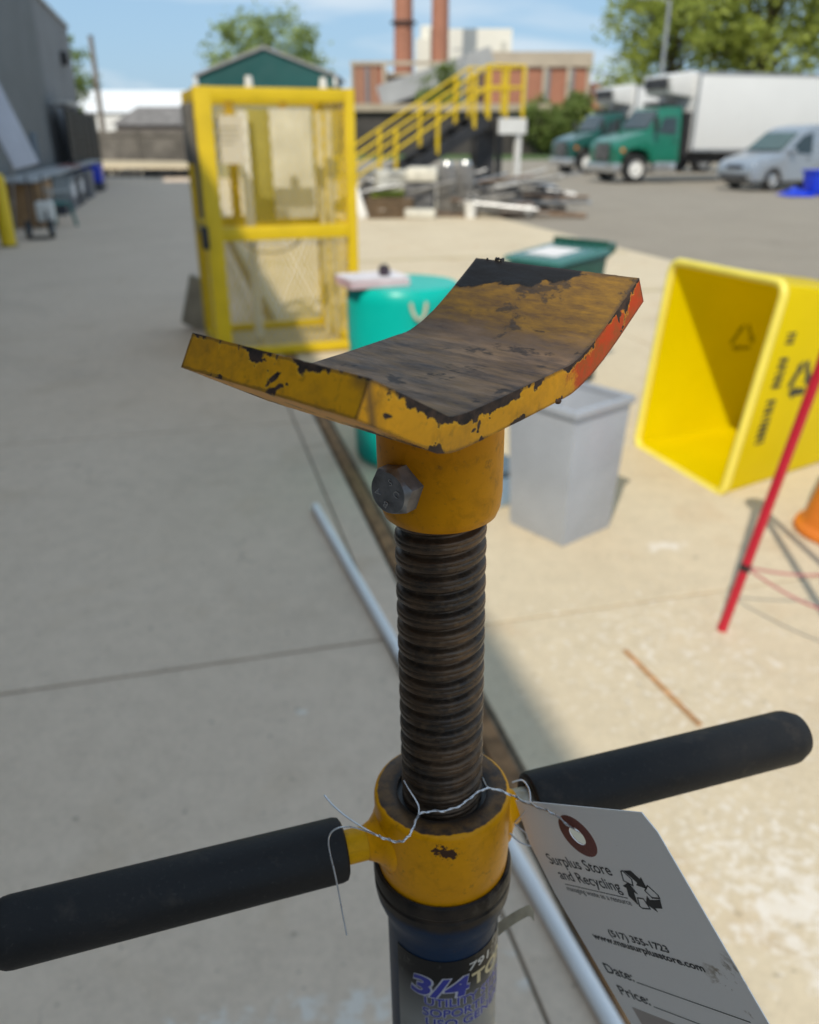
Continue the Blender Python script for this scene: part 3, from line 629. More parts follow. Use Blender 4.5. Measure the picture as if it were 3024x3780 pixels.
box_truck('box_truck', 'darker green box truck parked behind the nearer green-cab truck', (8.1, 43.4, 0), HEAD, mat('truck_green_dark', (0.006, 0.075, 0.062), 0.28, var=0.05, coat=0.4), 'box trucks')
# silver van
SILVER = mat('van_silver', (0.38, 0.42, 0.47), 0.32, 0.55, var=0.04, coat=0.4)
vn = thing('silver_van', 'silver-blue compact delivery van parked right of the trucks', 'van', (11.45, 29.5, 0), HEAD + R(4))
vhw = lambda z, x: 0.90 - max(0, z - 0.95) * 0.13 - max(0, x - 0.3) * 0.14
vp = [(0.80, 0.26), (0.86, 0.42), (0.86, 0.62), (0.80, 0.80), (0.62, 0.93), (0.05, 1.07), (-0.22, 1.14), (-0.95, 1.74), (-1.25, 1.88), (-1.8, 1.96), (-3.4, 2.0), (-3.68, 1.94), (-3.76, 1.2), (-3.80, 0.45), (-3.72, 0.28),
      (-3.28, 0.28), (-3.22, 0.48), (-3.08, 0.63), (-2.9, 0.68), (-2.72, 0.63), (-2.58, 0.48), (-2.52, 0.26), (-0.38, 0.26), (-0.32, 0.48), (-0.18, 0.63), (0, 0.68), (0.18, 0.63), (0.32, 0.48), (0.38, 0.26)]
body(vp, vhw).obj('body', SILVER, vn, bevel=0.05, seg=3)
b = B(); b.prism([(-0.25, -0.76, 1.19), (-0.25, 0.76, 1.19), (-0.93, 0.70, 1.70), (-0.93, -0.70, 1.70)], (0.03, 0, 0.035)); b.obj('windshield', mat('tinted_glass', (0.06, 0.10, 0.09), 0.06, var=0.1, spec=0.9), vn)
for s in (-1, 1):
    side([(-0.45, 1.13), (-1.02, 1.62), (-1.45, 1.74), (-1.45, 1.10)], vhw, s, 0.016).obj('side_window', GLASS, vn)
    d = side([(-0.50, 0.34), (-0.50, 1.06), (-1.50, 1.06), (-1.50, 0.34)], vhw, s, 0.010).obj('door', SILVER, vn, bevel=0.003, seg=1)
    b = B(); b.box((-1.34, s * 0.90, 0.96), (0.16, 0.03, 0.03)); b.obj('handle', DARK, d)
    side([(-1.75, 0.40), (-1.75, 1.80), (-2.5, 1.82), (-2.5, 0.40)], vhw, s, 0.008).obj('sliding_door', SILVER, vn, bevel=0.003, seg=1)
    b = B(); b.hexa([(0.42, s * 0.78, 0.70), (0.78, s * 0.50, 0.70), (0.84, s * 0.56, 0.70), (0.50, s * 0.86, 0.70)], [(0.30, s * 0.76, 0.96), (0.70, s * 0.48, 0.86), (0.75, s * 0.54, 0.86), (0.36, s * 0.87, 0.96)]); b.obj('headlight', LENS, vn, bevel=0.015)
    b = B(); b.box((-0.55, s * 1.0, 1.18), (0.12, 0.20, 0.17)); b.obj('mirror', SILVER, vn, bevel=0.04)
    wheel(vn, 0.0, s * 0.80, 0.33, 0.21, CHROME); wheel(vn, -2.9, s * 0.80, 0.33, 0.21, CHROME)
b = B(); b.box((0.835, 0, 0.70), (0.07, 0.72, 0.13)); b.obj('grille', DARK, vn, bevel=0.02)
b = B(); b.box((0.835, 0, 0.40), (0.08, 1.25, 0.16)); b.obj('lower_grille', DARK, vn, bevel=0.02)
b = B(); b.box((-1.5, 0, 0.24), (4.2, 1.3, 0.16)); b.obj('underbody', BLACK, vn)
# blue bin and tarp by the van
bb = thing('blue_bin', 'bright blue plastic bin at the right edge in front of the van', 'bin', (12.35, 26.6, 0), R(10))
b = B(); b.hexa([(-0.32, -0.28, 0), (0.32, -0.28, 0), (0.32, 0.28, 0), (-0.32, 0.28, 0)], [(-0.38, -0.34, 0.66), (0.38, -0.34, 0.66), (0.38, 0.34, 0.66), (-0.38, 0.34, 0.66)]); b.obj('tub', BLUEPL, bb, bevel=0.03)
b = B()
for (x, y, sx, sy) in ((0, -0.35, 0.82, 0.05), (0, 0.35, 0.82, 0.05), (-0.39, 0, 0.05, 0.75), (0.39, 0, 0.05, 0.75)): b.box((x, y, 0.67), (sx, sy, 0.06))
b.obj('rim', BLUEPL, bb, bevel=0.012)
b = B(); rnd = random.Random(4); n = 11; grid = [[None] * n for _ in range(n)]
for i in range(n):
    for j in range(n):
        e_ = min(i, j, n - 1 - i, n - 1 - j) / 5.0
        grid[i][j] = b.bm.verts.new((-0.42 + 0.84 * i / (n - 1) + rnd.uniform(-.03, .03), -0.5 + 1.0 * j / (n - 1) + rnd.uniform(-.03, .03), 0.01 + 0.24 * min(1, e_ * 1.3) * rnd.uniform(0.55, 1.0)))
for i in range(n - 1):
    for j in range(n - 1): b.bm.faces.new((grid[i][j], grid[i + 1][j], grid[i + 1][j + 1], grid[i][j + 1]))
o = b.obj('blue_tarp', BLUEPL, ang=80); o.location = (11.55, 26.3, 0); tag(o, 'crumpled bright blue tarp on the asphalt beside the van front wheel', 'tarp')

# ------------------------------------------------------------------ yellow stairs with landing
st = thing('steel_stairs', 'black steel stairs with yellow handrails leading to a small landing', 'stairs', (-1.45, 19.8, 0), R(25))
RUN, RISE, LAND, WID = 3.6, 2.05, 0.95, 0.9
BLKST = mat('stair_black', (0.035, 0.036, 0.04), 0.5, 0.2, var=0.2, scale=2)
for yy in (0, WID):
    b = B(); b.bar((0.05, yy, 0.02), (RUN, yy, RISE - 0.10), 0.06, 0.26); b.obj('stringer', BLKST, st)
for k in range(10):
    f = (k + 0.6) / 10.0
    b = B(); b.box((RUN * f, WID / 2, RISE * f + 0.02), (0.27, WID - 0.08, 0.04)); b.obj('tread', BLKST, st)
b = B(); b.box((RUN + LAND / 2, WID / 2, RISE), (LAND, WID + 0.1, 0.06)); b.obj('landing', BLKST, st)
b = B(); b.box((RUN + LAND - 0.28, -0.06, RISE - 0.22), (0.75, 0.05, 0.34)); b.obj('fascia_panel', WHITE, st)
for yy in (0.02, WID):
    b = B(); b.box((RUN + LAND - 0.06, yy, (RISE - 0.1) / 2), (0.12, 0.12, RISE - 0.1)); b.obj('support_post', WHITE if yy < 0.5 else DARK, st)
b = B()
for k in range(3): b.bar((RUN + 0.1 + 0.16 * k, 0.5, RISE - 0.1), (RUN + 0.25 + 0.10 * k, 0.5, 0.7), 0.07, 0.05)
b.box((RUN + 0.25, 0.6, 1.1), (0.5, 0.3, 1.3)); b.obj('undercarriage', DARK, st)
for yy in (-0.02, WID + 0.02):
    for hz, nm in ((1.05, 'handrail'), (0.60, 'mid_rail')):
        b = B(); b.tube([(-0.05, yy, hz - 0.02), (RUN, yy, RISE + hz), (RUN + LAND, yy, RISE + hz)], 0.028, n=8); b.obj(nm, YELLOW, st)
    for x in (0.25, 1.25, 2.3, 3.25):
        b = B(); b.box((x, yy, RISE * x / RUN + 0.5), (0.065, 0.065, 1.15)); b.obj('baluster', YELLOW, st)
    for x in (RUN + 0.02, RUN + 0.5, RUN + LAND):
        b = B(); b.box((x, yy, RISE + 0.5), (0.065, 0.065, 1.15)); b.obj('baluster', YELLOW, st)
for hz in (1.05, 0.6):
    b = B(); b.box((RUN + LAND, WID / 2, RISE + hz), (0.055, WID, 0.055)); b.obj('end_rail', YELLOW, st)

# ------------------------------------------------------------------ surplus heap in front of the stairs
def simple(name, loc, rz, build, m, label, cat, bev=0.01, group=None):
    b = B(); build(b); o = b.obj(name, m, bevel=bev); o.location = loc; o.rotation_euler = (0, 0, rz); return tag(o, label, cat, group)
def cabinet(loc, rz, w, d, h, m, nd_, label, cat='cabinet'):
    c = thing('drawer_cabinet', label, cat, loc, rz)
    b = B(); b.box((0, 0, h / 2), (w, d, h)); b.obj('carcass', m, c, bevel=0.02)
    for k in range(nd_):
        b = B(); b.box((0, -d / 2 - 0.012, h * (k + 0.5) / nd_), (w * 0.92, 0.03, h / nd_ * 0.82)); dr = b.obj('drawer', m, c, bevel=0.012)
        b = B(); b.box((0, -d / 2 - 0.04, h * (k + 0.62) / nd_), (w * 0.3, 0.025, 0.025)); b.obj('handle', DARK, dr)
    return c
simple('wooden_crate', (-0.45, 19.0, 0), R(12), lambda b: (b.box((0, 0, 0.03), (0.95, 0.6, 0.06)), [b.box((0, sy * 0.29, 0.12 + k * 0.12), (0.95, 0.025, 0.10)) for sy in (-1, 1) for k in range(3)], [b.box((sx * 0.46, 0, 0.22), (0.03, 0.56, 0.36)) for sx in (-1, 1)]), mat('crate_brown', (0.14, 0.095, 0.055), 0.85), 'low brown wooden crate at the left end of the heap', 'crate')
simple('lime_panel', (-0.42, 19.25, 0.42), R(8), lambda b: b.box((0, 0, 0.05), (0.85, 0.5, 0.10)), mat('lime_green', (0.34, 0.42, 0.05), 0.5), 'lime green panel lying on the brown crate', 'panel')
cabinet((-0.38, 19.35, 0.53), R(10), 0.72, 0.5, 0.42, mat('cream_grey', (0.52, 0.52, 0.48), 0.5), 2, 'pale cabinet lying on the lime green panel')
cabinet((0.22, 19.2, 0), R(-6), 0.62, 0.55, 0.70, mat('dark_cabinet', (0.12, 0.12, 0.125), 0.5), 3, 'dark drawer cabinet below the rounded cream case')
simple('cream_case', (0.28, 19.12, 0.715), R(-6), lambda b: b.box((0, 0, 0.15), (0.68, 0.55, 0.30)), mat('cream_plastic', (0.66, 0.64, 0.56), 0.4), 'rounded cream plastic case on top of the dark cabinet', 'case', 0.09)
simple('cream_case', (0.22, 18.7, 0.0), R(4), lambda b: b.box((0, 0, 0.10), (0.66, 0.3, 0.20)), MATS['cream_plastic'], 'low cream plastic case on the ground before the dark cabinet', 'case', 0.06)
for i, (x, h) in enumerate(((0.82, 1.0), (1.22, 1.02))):
    cabinet((x, 19.35, 0), R(-4), 0.38, 0.5, h, mat('steel_locker', (0.20, 0.195, 0.19), 0.35, 0.5), 1, ['left grey steel locker standing in the heap', 'right grey steel locker standing in the heap'][i], 'locker')
    b = B(); b.lathe([(0, 0), (0.12, 0), (0.13, 0.05), (0.10, 0.11), (0, 0.13)], 20); o = b.obj('steel_bowl', CHROME); o.location = (x, 19.35, h); tag(o, ['upturned steel bowl on the left grey locker', 'upturned steel bowl on the right grey locker'][i], 'bowl')
bk = thing('white_bucket', 'white plastic bucket standing in front of the right grey locker', 'bucket', (1.32, 18.85, 0))
b = B(); b.lathe([(0, 0), (0.115, 0), (0.145, 0.32), (0.155, 0.32), (0.155, 0.35), (0.135, 0.35), (0.10, 0.03), (0, 0.03)], 24); b.obj('pail', WHITE, bk)
b = B(); b.tube([(0.15 * math.cos(a_), 0.16 * 0 - 0.02, 0.33 + 0.15 * math.sin(a_)) for a_ in [math.pi * k / 10 for k in range(11)]], 0.004, 6); b.obj('bail', STEEL, bk)
leaning('white_board', (-0.98, 18.75, 0.0), (-1.22, 18.95, 0.62), 0.2, 0.03, (0, -1, 0.3), WHITE, 'narrow white board leaning at the foot of the heap beside the cage', 'board')
rnd = random.Random(21)
for i in range(12):
    x0 = 1.55 + rnd.uniform(0, 0.5); y0 = 19.2 + rnd.uniform(0, 2.0); z0 = 0.06 + 0.06 * (i % 7) + rnd.uniform(0, .05)
    L_ = rnd.uniform(1.3, 2.1); a_ = R(rnd.uniform(-6, 34))
    f = thing('shelf_frame', ['lowest galvanised shelf frame in the heap', 'dull shelf frame near the bottom of the heap', 'shelf frame lying askew low in the heap', 'shelf frame resting mid-heap', 'shelf frame with a dark rail mid-heap', 'shelf frame pointing towards the white stair post', 'uppermost shelf frame at the left of the flat heap', 'shelf frame at the near edge of the flat heap', 'shelf frame at the back of the flat heap', 'short shelf frame in the middle of the flat heap', 'shelf frame reaching farthest right in the heap', 'shelf frame slanting across the top of the flat heap'][i], 'frame', (x0, y0, z0), a_, 'flat pile of shelf frames')
    m_ = rnd.choice([STEEL, DARK, mat('dull_grey_paint', (0.24, 0.235, 0.225), 0.6), mat('pale_grey_paint', (0.46, 0.45, 0.43), 0.6)])
    for sy in (-0.22, 0.22):
        b = B(); b.box((L_ / 2, sy, 0), (L_, 0.05, 0.05)); b.obj('rail', m_, f)
    for k in range(4):
        b = B(); b.box((L_ * (k + 0.4) / 4, 0, 0.005), (0.04, 0.42, 0.04)); b.obj('rung', m_, f)
used = set()
SCR = [(STEEL, 'galvanised'), (DARK, 'dark'), (mat('pale_grey_paint', (0.46, 0.45, 0.43), 0.6), 'pale grey'), (mat('dull_grey_paint', (0.24, 0.235, 0.225), 0.6), 'dull grey'), (WHITE, 'white'), (mat('scrap_brown', (0.20, 0.13, 0.08), 0.8), 'brown')]
for i in range(64):
    a_ = R(rnd.uniform(-25, 40)); L_ = rnd.uniform(0.7, 1.9); x0 = rnd.uniform(1.2, 3.2) if i % 5 else rnd.uniform(-0.9, 0.8); y0 = rnd.uniform(18.7, 20.8); z0 = rnd.uniform(0.04, 0.75); z1 = max(0.04, z0 + rnd.uniform(-0.30, 0.25))
    p0 = Vector((x0 - L_ * 0.4, y0, z0)); p1 = p0 + Vector((math.cos(a_) * L_, math.sin(a_) * L_, z1 - z0))
    rd = rnd.random() < 0.35; w_ = rnd.uniform(0.04, 0.14); b = B()
    if rd: b.cyl(p0, p1, rnd.uniform(0.018, 0.035), n=10)
    else: b.bar(p0, p1, w_, rnd.uniform(0.025, 0.06), (rnd.uniform(-.3, .3), rnd.uniform(-.6, .6), 1))
    m_, cn_ = SCR[rnd.choice((0, 0, 0, 0, 1, 2, 2, 2, 3, 3, 5))]; mid = (p0 + p1) / 2
    where = 'beside the wooden crate' if mid.x < 0.3 else ('in front of the lockers' if mid.x < 1.3 else ('by the white bucket' if mid.x < 1.9 else ('in the middle of the flat heap' if mid.x < 2.6 else 'at the right end of the heap')))
    kind_ = ('round pipe' if rd else ('broad flat bar' if w_ > 0.09 else 'narrow bar'))
    for lab in (f'{cn_} {kind_} {where}', f'{"long" if L_ > 1.3 else "short"} {cn_} {kind_} {where}', f'{"upper" if mid.z > 0.3 else "lower"} {cn_} {kind_} {where}', f'{"rear" if mid.y > 19.8 else "front"} {cn_} {kind_} lying {where}', None):
        if lab is None or lab not in used: break
    if lab is None: b.bm.free(); continue
    used.add(lab); tag(b.obj('scrap_bar', m_), lab, 'bar', 'loose bars in the scrap heap')
simple('rolled_mat', (2.35, 19.05, 0.0), R(20), lambda b: b.cyl((-0.35, 0, 0.16), (0.35, 0, 0.16), 0.15, n=20), mat('rust_grey', (0.16, 0.12, 0.10), 0.8), 'rolled brown mat in front of the shelf frames', 'mat', 0.02)
simple('paint_lid', (2.55, 18.95, 0.0), R(10), lambda b: b.cyl((0, -0.13, 0.16), (0, -0.09, 0.16), 0.10, n=24), WHITE, 'round white lid standing against the rolled brown mat', 'lid', 0.006)
simple('red_cushion', (3.25, 20.2, 0.12), R(30), lambda b: b.box((0, 0, 0.11), (0.22, 0.12, 0.22)), mat('faded_red', (0.50, 0.13, 0.11), 0.6), 'small faded red case at the right end of the heap', 'case', 0.03)
simple('wood_offcut', (3.1, 20.0, 0.0), R(24), lambda b: (b.box((0, 0, 0.06), (0.9, 0.4, 0.12)), b.box((0.05, 0.02, 0.19), (0.7, 0.36, 0.13))), mat('scrap_dark', (0.075, 0.065, 0.06), 0.8), 'dark block of timber offcuts at the right end of the heap', 'timber', 0.015)

# ------------------------------------------------------------------ yellow lift cage
CAGE_ROT = R(20); CW, CD, CH = 1.06, 0.92, 1.92
cg = thing('lift_cage', 'yellow forklift work cage with diamond mesh sides', 'cage', (-0.45, 6.75, 0), CAGE_ROT)
# local x runs to the right (0 at the right front post), y runs away
P = 0.075
for (x, y, w) in ((-CW, 0, 0.12), (0, 0, P), (-CW, CD, P), (0, CD, P)):
    b = B(); b.box((x, y, CH / 2), (w, P, CH)); b.obj('corner_post', YELLOW, cg, bevel=0.006)
for z, hh, nm in ((0.05, 0.07, 'bottom_rail'), (0.94, 0.10, 'middle_rail'), (CH - 0.045, 0.085, 'top_rail')):
    for (p0, p1) in (((-CW, -0.004, z), (0, -0.004, z)), ((-CW, CD + 0.004, z), (0, CD + 0.004, z)), ((-CW - 0.004, 0, z), (-CW - 0.004, CD, z)), ((0.004, 0, z), (0.004, CD, z))):
        d = (Vector(p1) - Vector(p0)).normalized()
        b = B(); b.bar(Vector(p0) + d * 0.04, Vector(p1) - d * 0.04, 0.06, hh); b.obj(nm, YELLOW, cg, bevel=0.005)
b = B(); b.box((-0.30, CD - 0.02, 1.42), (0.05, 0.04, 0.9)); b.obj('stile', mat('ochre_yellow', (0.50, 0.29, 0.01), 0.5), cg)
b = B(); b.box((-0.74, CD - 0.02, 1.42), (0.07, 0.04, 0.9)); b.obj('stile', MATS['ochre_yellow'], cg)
def lattice(x0, x1, z0, z1, M, name='mesh_panel', sx=0.046, slope=2.1, w=0.0046):
    b = B(); W = x1 - x0; Hh = z1 - z0
    for sgn in (1, -1):
        k = -Hh / slope
        while k < W:
            pts = []
            for z in (0, Hh):
                pts.append((k + z / slope, z))
            (xa, za), (xb, zb) = pts
            if xa < 0: za = -xa * slope; xa = 0
            if xb > W: zb = za + (W - xa) * slope; xb = W
            if xb - xa > 0.004:
                if sgn < 0: xa, xb = W - xa, W - xb
                b.bar((x0 + xa, 0.001 * sgn, z0 + za), (x0 + xb, 0.001 * sgn, z0 + zb), w, 0.003, (0, 1, 0))
            k += sx
    for v in b.bm.verts: v.co = M @ v.co
    o = b.obj(name, YELLOW, cg, smooth=False); o['kind'] = 'stuff'; return o
for zz in ((0.09, 0.89), (0.99, CH - 0.09)):
    lattice(-CW + 0.06, -0.04, zz[0], zz[1], Matrix.Translation((0, 0.01, 0)))
    lattice(-CW + 0.04, -0.04, zz[0], zz[1], Matrix.Translation((0, CD - 0.01, 0))) if zz[0] < 0.5 else None
    lattice(0.04, CD - 0.04, zz[0], zz[1], Matrix.Rotation(math.pi / 2, 4, 'Z'))
    lattice(0.04, CD - 0.04, zz[0], zz[1], Matrix.Translation((-CW, 0, 0)) @ Matrix.Rotation(math.pi / 2, 4, 'Z'))
b = B(); b.box((-CW / 2, CD / 2, 0.03), (CW - 0.1, CD - 0.1, 0.012)); b.obj('floor_plate', mat('cage_floor', (0.42, 0.36, 0.24), 0.7), cg)
b = B(); b.box((-CW - 0.075, 0.30, 1.62), (0.05, 0.34, 0.40)); b.box((-CW - 0.06, 0.12, 1.30), (0.03, 0.12, 0.5)); b.obj('hinge_plate', mat('grey_metal_plate', (0.20, 0.19, 0.175), 0.5, 0.3), cg, bevel=0.008)
b = B(); b.box((-CW - 0.07, -0.01, 0.92), (0.05, 0.10, 0.16)); b.obj('latch', DARK, cg, bevel=0.012)
for x in (-0.72, -0.18):
    b = B(); b.cyl((x, 0.02, CH), (x, 0.02, CH + 0.07), 0.032, 0.024, n=16); b.obj('post_cap', WHITE, cg)
b = B(); b.tube([(-0.80 + 0.30 * math.cos(a_) * 0.8 + 0.22, 0.28, 0.90 + 0.14 * math.sin(a_)) for a_ in [math.pi + math.pi * k / 14 for k in range(15)]], 0.007, 6); b.obj('hanging_cable', DARK, cg)
# paper notice on the front mesh
pn = thing('paper_notice', 'white paper notice with a printed paragraph fixed inside the yellow cage mesh', 'notice', cg.matrix_basis.to_translation(), CAGE_ROT)
b = B(); b.box((-0.90, 0.028, 1.58), (0.24, 0.003, 0.32)); b.obj('sheet', PAPER, pn)
b = B()
for k, w_ in enumerate((0.17, 0.14, 0.16, 0.10)): b.box((-0.90, 0.0255, 1.66 - k * 0.035), (w_, 0.001, 0.010))
b.obj('print', mat('print_grey', (0.30, 0.30, 0.32), 0.6), pn)
# boards stacked inside the cage
def in_cage(name, x, y, z0, z1, w, th, m, label, cat, lean=0.0):
    b = B(); b.bar((0, 0, 0), (0, lean, z1 - z0), w, th, (0, -1, 0)); o = b.obj(name, m, bevel=0.004)
    o.location = cg.matrix_basis.to_translation() + Matrix.Rotation(CAGE_ROT, 3, 'Z') @ Vector((x, y, z0)); o.rotation_euler = (0, 0, CAGE_ROT); return tag(o, label, cat)
def world_rot(): pass
in_cage('white_plank', -0.695, 0.50, 0.045, 1.78, 0.075, 0.03, WHITE, 'narrow white plank upright in the left of the yellow cage', 'plank', 0.06)
in_cage('olive_board', -0.56, 0.62, 0.96, 1.80, 0.20, 0.02, mat('olive_board', (0.30, 0.27, 0.07), 0.6), 'olive board beside the white plank in the cage', 'board', 0.02)
in_cage('white_door_panel', -0.315, 0.56, 0.99, 1.80, 0.33, 0.035, mat('scuffed_white', (0.66, 0.65, 0.58), 0.5, var=0.12, scale=5), 'large scuffed white panel in the middle of the yellow cage', 'panel', 0.03)
in_cage('pale_batten', -0.115, 0.42, 0.045, 1.78, 0.045, 0.03, mat('pale_batten', (0.62, 0.56, 0.40), 0.6), 'left of the two pale battens at the right of the cage', 'batten', 0.04)
in_cage('pale_batten', -0.035 - 0.02, 0.36, 0.045, 1.78, 0.038, 0.03, MATS['pale_batten'], 'right of the two pale battens at the right of the cage', 'batten', 0.04)
leaning('beige_board', AP(0.02, 7.75, 0.0), AP(0.14, 7.66, 0.44), 0.34, 0.05, (-0.25, -0.9, 0.3), mat('beige_board', (0.36, 0.32, 0.25), 0.8), 'beige padded board leaning on the left side of the yellow cage', 'board')

# ------------------------------------------------------------------ teal drum, papers
TEAL = mat('teal_plastic', (0.0, 0.47, 0.40), 0.36, var=0.05, scale=3, spec=0.3)
dm = thing('plastic_drum', 'teal green plastic drum with a rope handle in front of the yellow cage', 'drum', (-0.03, 4.27, 0))
b = B(); b.lathe([(0, 0.0), (0.235, 0.0), (0.255, 0.02), (0.262, 0.05), (0.285, 0.62), (0.290, 0.66), (0.289, 0.70), (0.291, 0.86), (0.288, 0.905), (0.268, 0.93), (0.20, 0.934), (0, 0.936)], 64); b.obj('shell', TEAL, dm)
ang0 = R(-78)
def on_drum(a_, r, z): return (r * math.cos(a_), r * math.sin(a_), z)
pts = []
for k in range(17):
    f = k / 16.0; a_ = R(-83) + R(15) * f; pts.append(on_drum(a_, 0.298 + 0.02 * math.sin(math.pi * f), 0.880 - 0.080 * math.sin(math.pi * f) ** 0.6))
b = B(); b.tube(pts, 0.0085, 8); b.obj('rope_handle', mat('rope_cream', (0.55, 0.50, 0.38), 0.9), dm)
bs = thing('card_stack', 'stack of pinkish white cards on the left of the teal drum lid', 'cards', (-0.185, 4.18, 0.932), R(24))
for k in range(4):
    b = B(); b.box((0.006 * (k % 2), 0.004 * k, 0.006 + 0.011 * k), (0.31, 0.225, 0.010)); b.obj('card', mat('pink_card', (0.62, 0.40, 0.42), 0.7) if k % 2 == 0 else mat('white_card', (0.72, 0.69, 0.73), 0.7), bs, bevel=0.002, seg=1)
ob = thing('toy_block', 'small dark block on the pinkish white cards', 'block', (-0.125, 4.17, 0.978), R(15))
b = B(); b.box((0, 0, 0.022), (0.05, 0.05, 0.044)); b.obj('cube_body', mat('dark_plum', (0.05, 0.035, 0.05), 0.5), ob, bevel=0.008)
b = B(); b.cyl((0, 0, 0.044), (0, 0, 0.052), 0.017, n=16); b.obj('knob', DARK, ob)

# ------------------------------------------------------------------ dark green wheeled bin
CART = mat('cart_green', (0.012, 0.085, 0.065), 0.35, var=0.1, scale=4, spec=0.6)
ct = thing('wheeled_bin', 'dark green wheeled bin with ribbed lid behind the stand saddle', 'bin', (1.00, 5.78, 0), R(-48)); ct.scale = (0.84, 0.84, 0.97)
b = B(); b.hexa([(-0.21, -0.23, 0.05), (0.21, -0.23, 0.05), (0.21, 0.25, 0.05), (-0.21, 0.25, 0.05)], [(-0.27, -0.31, 0.86), (0.27, -0.31, 0.86), (0.27, 0.32, 0.90), (-0.27, 0.32, 0.90)]); b.obj('tub', CART, ct, bevel=0.03)
b = B(); b.hexa([(-0.295, -0.35, 0.865), (0.295, -0.35, 0.865), (0.295, 0.33, 0.905), (-0.295, 0.33, 0.905)], [(-0.27, -0.32, 0.905), (0.27, -0.32, 0.905), (0.27, 0.31, 0.955), (-0.27, 0.31, 0.955)]); ld = b.obj('lid', mat('cart_lid', (0.045, 0.17, 0.155), 0.25, spec=0.7), ct, bevel=0.018)
b = B(); b.hexa([(-0.16, -0.22, 0.9155), (0.16, -0.22, 0.9155), (0.16, 0.10, 0.939), (-0.16, 0.10, 0.939)], [(-0.16, -0.22, 0.917), (0.16, -0.22, 0.917), (0.16, 0.10, 0.941), (-0.16, 0.10, 0.941)]); b.obj('label_glare', PAPER, ld)  # white sheet: paper label plus the lid's glare, put in as colour
b = B(); b.box((0, 0.30, 0.965), (0.56, 0.03, 0.05)); b.obj('lid_ridge', CART, ld, bevel=0.012)
b = B(); b.cyl((-0.25, 0.41, 0.95), (0.25, 0.41, 0.95), 0.018, n=12)
for sx in (-0.25, 0.25): b.bar((sx, 0.30, 0.90), (sx, 0.42, 0.95), 0.035, 0.06)
b.obj('handle', CART, ct, bevel=0.006)
for sx in (-0.24, 0.24):
    w = B(); w.lathe([(0.03, -0.025), (0.09, -0.025), (0.10, 0), (0.09, 0.025), (0.03, 0.025)], 24, Matrix.Translation((sx, 0.20, 0.10)) @ Matrix.Rotation(math.pi / 2, 4, 'Y'), close=True); w.obj('wheel', BLACK, ct)

# ------------------------------------------------------------------ grey waste bin + blue tub
GREYB = mat('bin_grey', (0.385, 0.42, 0.48), 0.30, var=0.05, scale=5, spec=0.5)
gb = thing('waste_bin', 'light grey square waste bin standing in front of the dark green wheeled bin', 'bin', (0.657, 3.139, 0), R(39.5))
BW, TW, BHH = 0.315, 0.365, 0.61
ov = (TW - BW) / 2
b = B(); lo = [(0, 0, 0), (BW, 0, 0), (BW, BW, 0), (0, BW, 0)]; hi = [(-ov, -ov, BHH), (BW + ov, -ov, BHH), (BW + ov, BW + ov, BHH), (-ov, BW + ov, BHH)]
bm = b.bm; vlo = [bm.verts.new(p) for p in lo]; vhi = [bm.verts.new(p) for p in hi]; q = 0.006
ilo = [bm.verts.new((x + (q if x < .1 else -q), y + (q if y < .1 else -q), 0.01)) for x, y, z in lo]; ihi = [bm.verts.new((x + (q if x < .1 else -q), y + (q if y < .1 else -q), BHH)) for x, y, z in hi]
bm.faces.new(list(reversed(vlo))); bm.faces.new(ilo)
for i in range(4):
    j = (i + 1) % 4
    bm.faces.new((vlo[i], vlo[j], vhi[j], vhi[i])); bm.faces.new((ilo[j], ilo[i], ihi[i], ihi[j])); bm.faces.new((vhi[i], vhi[j], ihi[j], ihi[i]))
b.obj('tub', GREYB, gb, bevel=0.004)
b = B(); s0, s1, zt = -ov - 0.012, BW + ov + 0.012, BHH
for (x0, x1, y0, y1) in ((s0, s1, s0, s0 + 0.02), (s0, s1, s1 - 0.02, s1), (s0, s0 + 0.02, s0 + 0.02, s1 - 0.02), (s1 - 0.02, s1, s0 + 0.02, s1 - 0.02)):
    b.box(((x0 + x1) / 2, (y0 + y1) / 2, zt - 0.012), (x1 - x0, y1 - y0, 0.034))
b.obj('rim', GREYB, gb, bevel=0.005)
PBLUE = mat('pale_blue_plastic', (0.36, 0.52, 0.72), 0.35, var=0.1)
pt_ = thing('storage_tub', 'pale blue tub showing between the stand sleeve and the grey bin', 'tub', (0.34, 3.62, 0), R(30))
b = B(); b.hexa([(-0.13, -0.11, 0), (0.13, -0.11, 0), (0.13, 0.11, 0), (-0.13, 0.11, 0)], [(-0.15, -0.13, 0.18), (0.15, -0.13, 0.18), (0.15, 0.13, 0.18), (-0.15, 0.13, 0.18)]); b.obj('tub', PBLUE, pt_, bevel=0.02)
b = B(); b.box((0, 0, 0.19), (0.33, 0.29, 0.022)); b.obj('lid', mat('slate_lid', (0.12, 0.17, 0.22), 0.4), pt_, bevel=0.008)

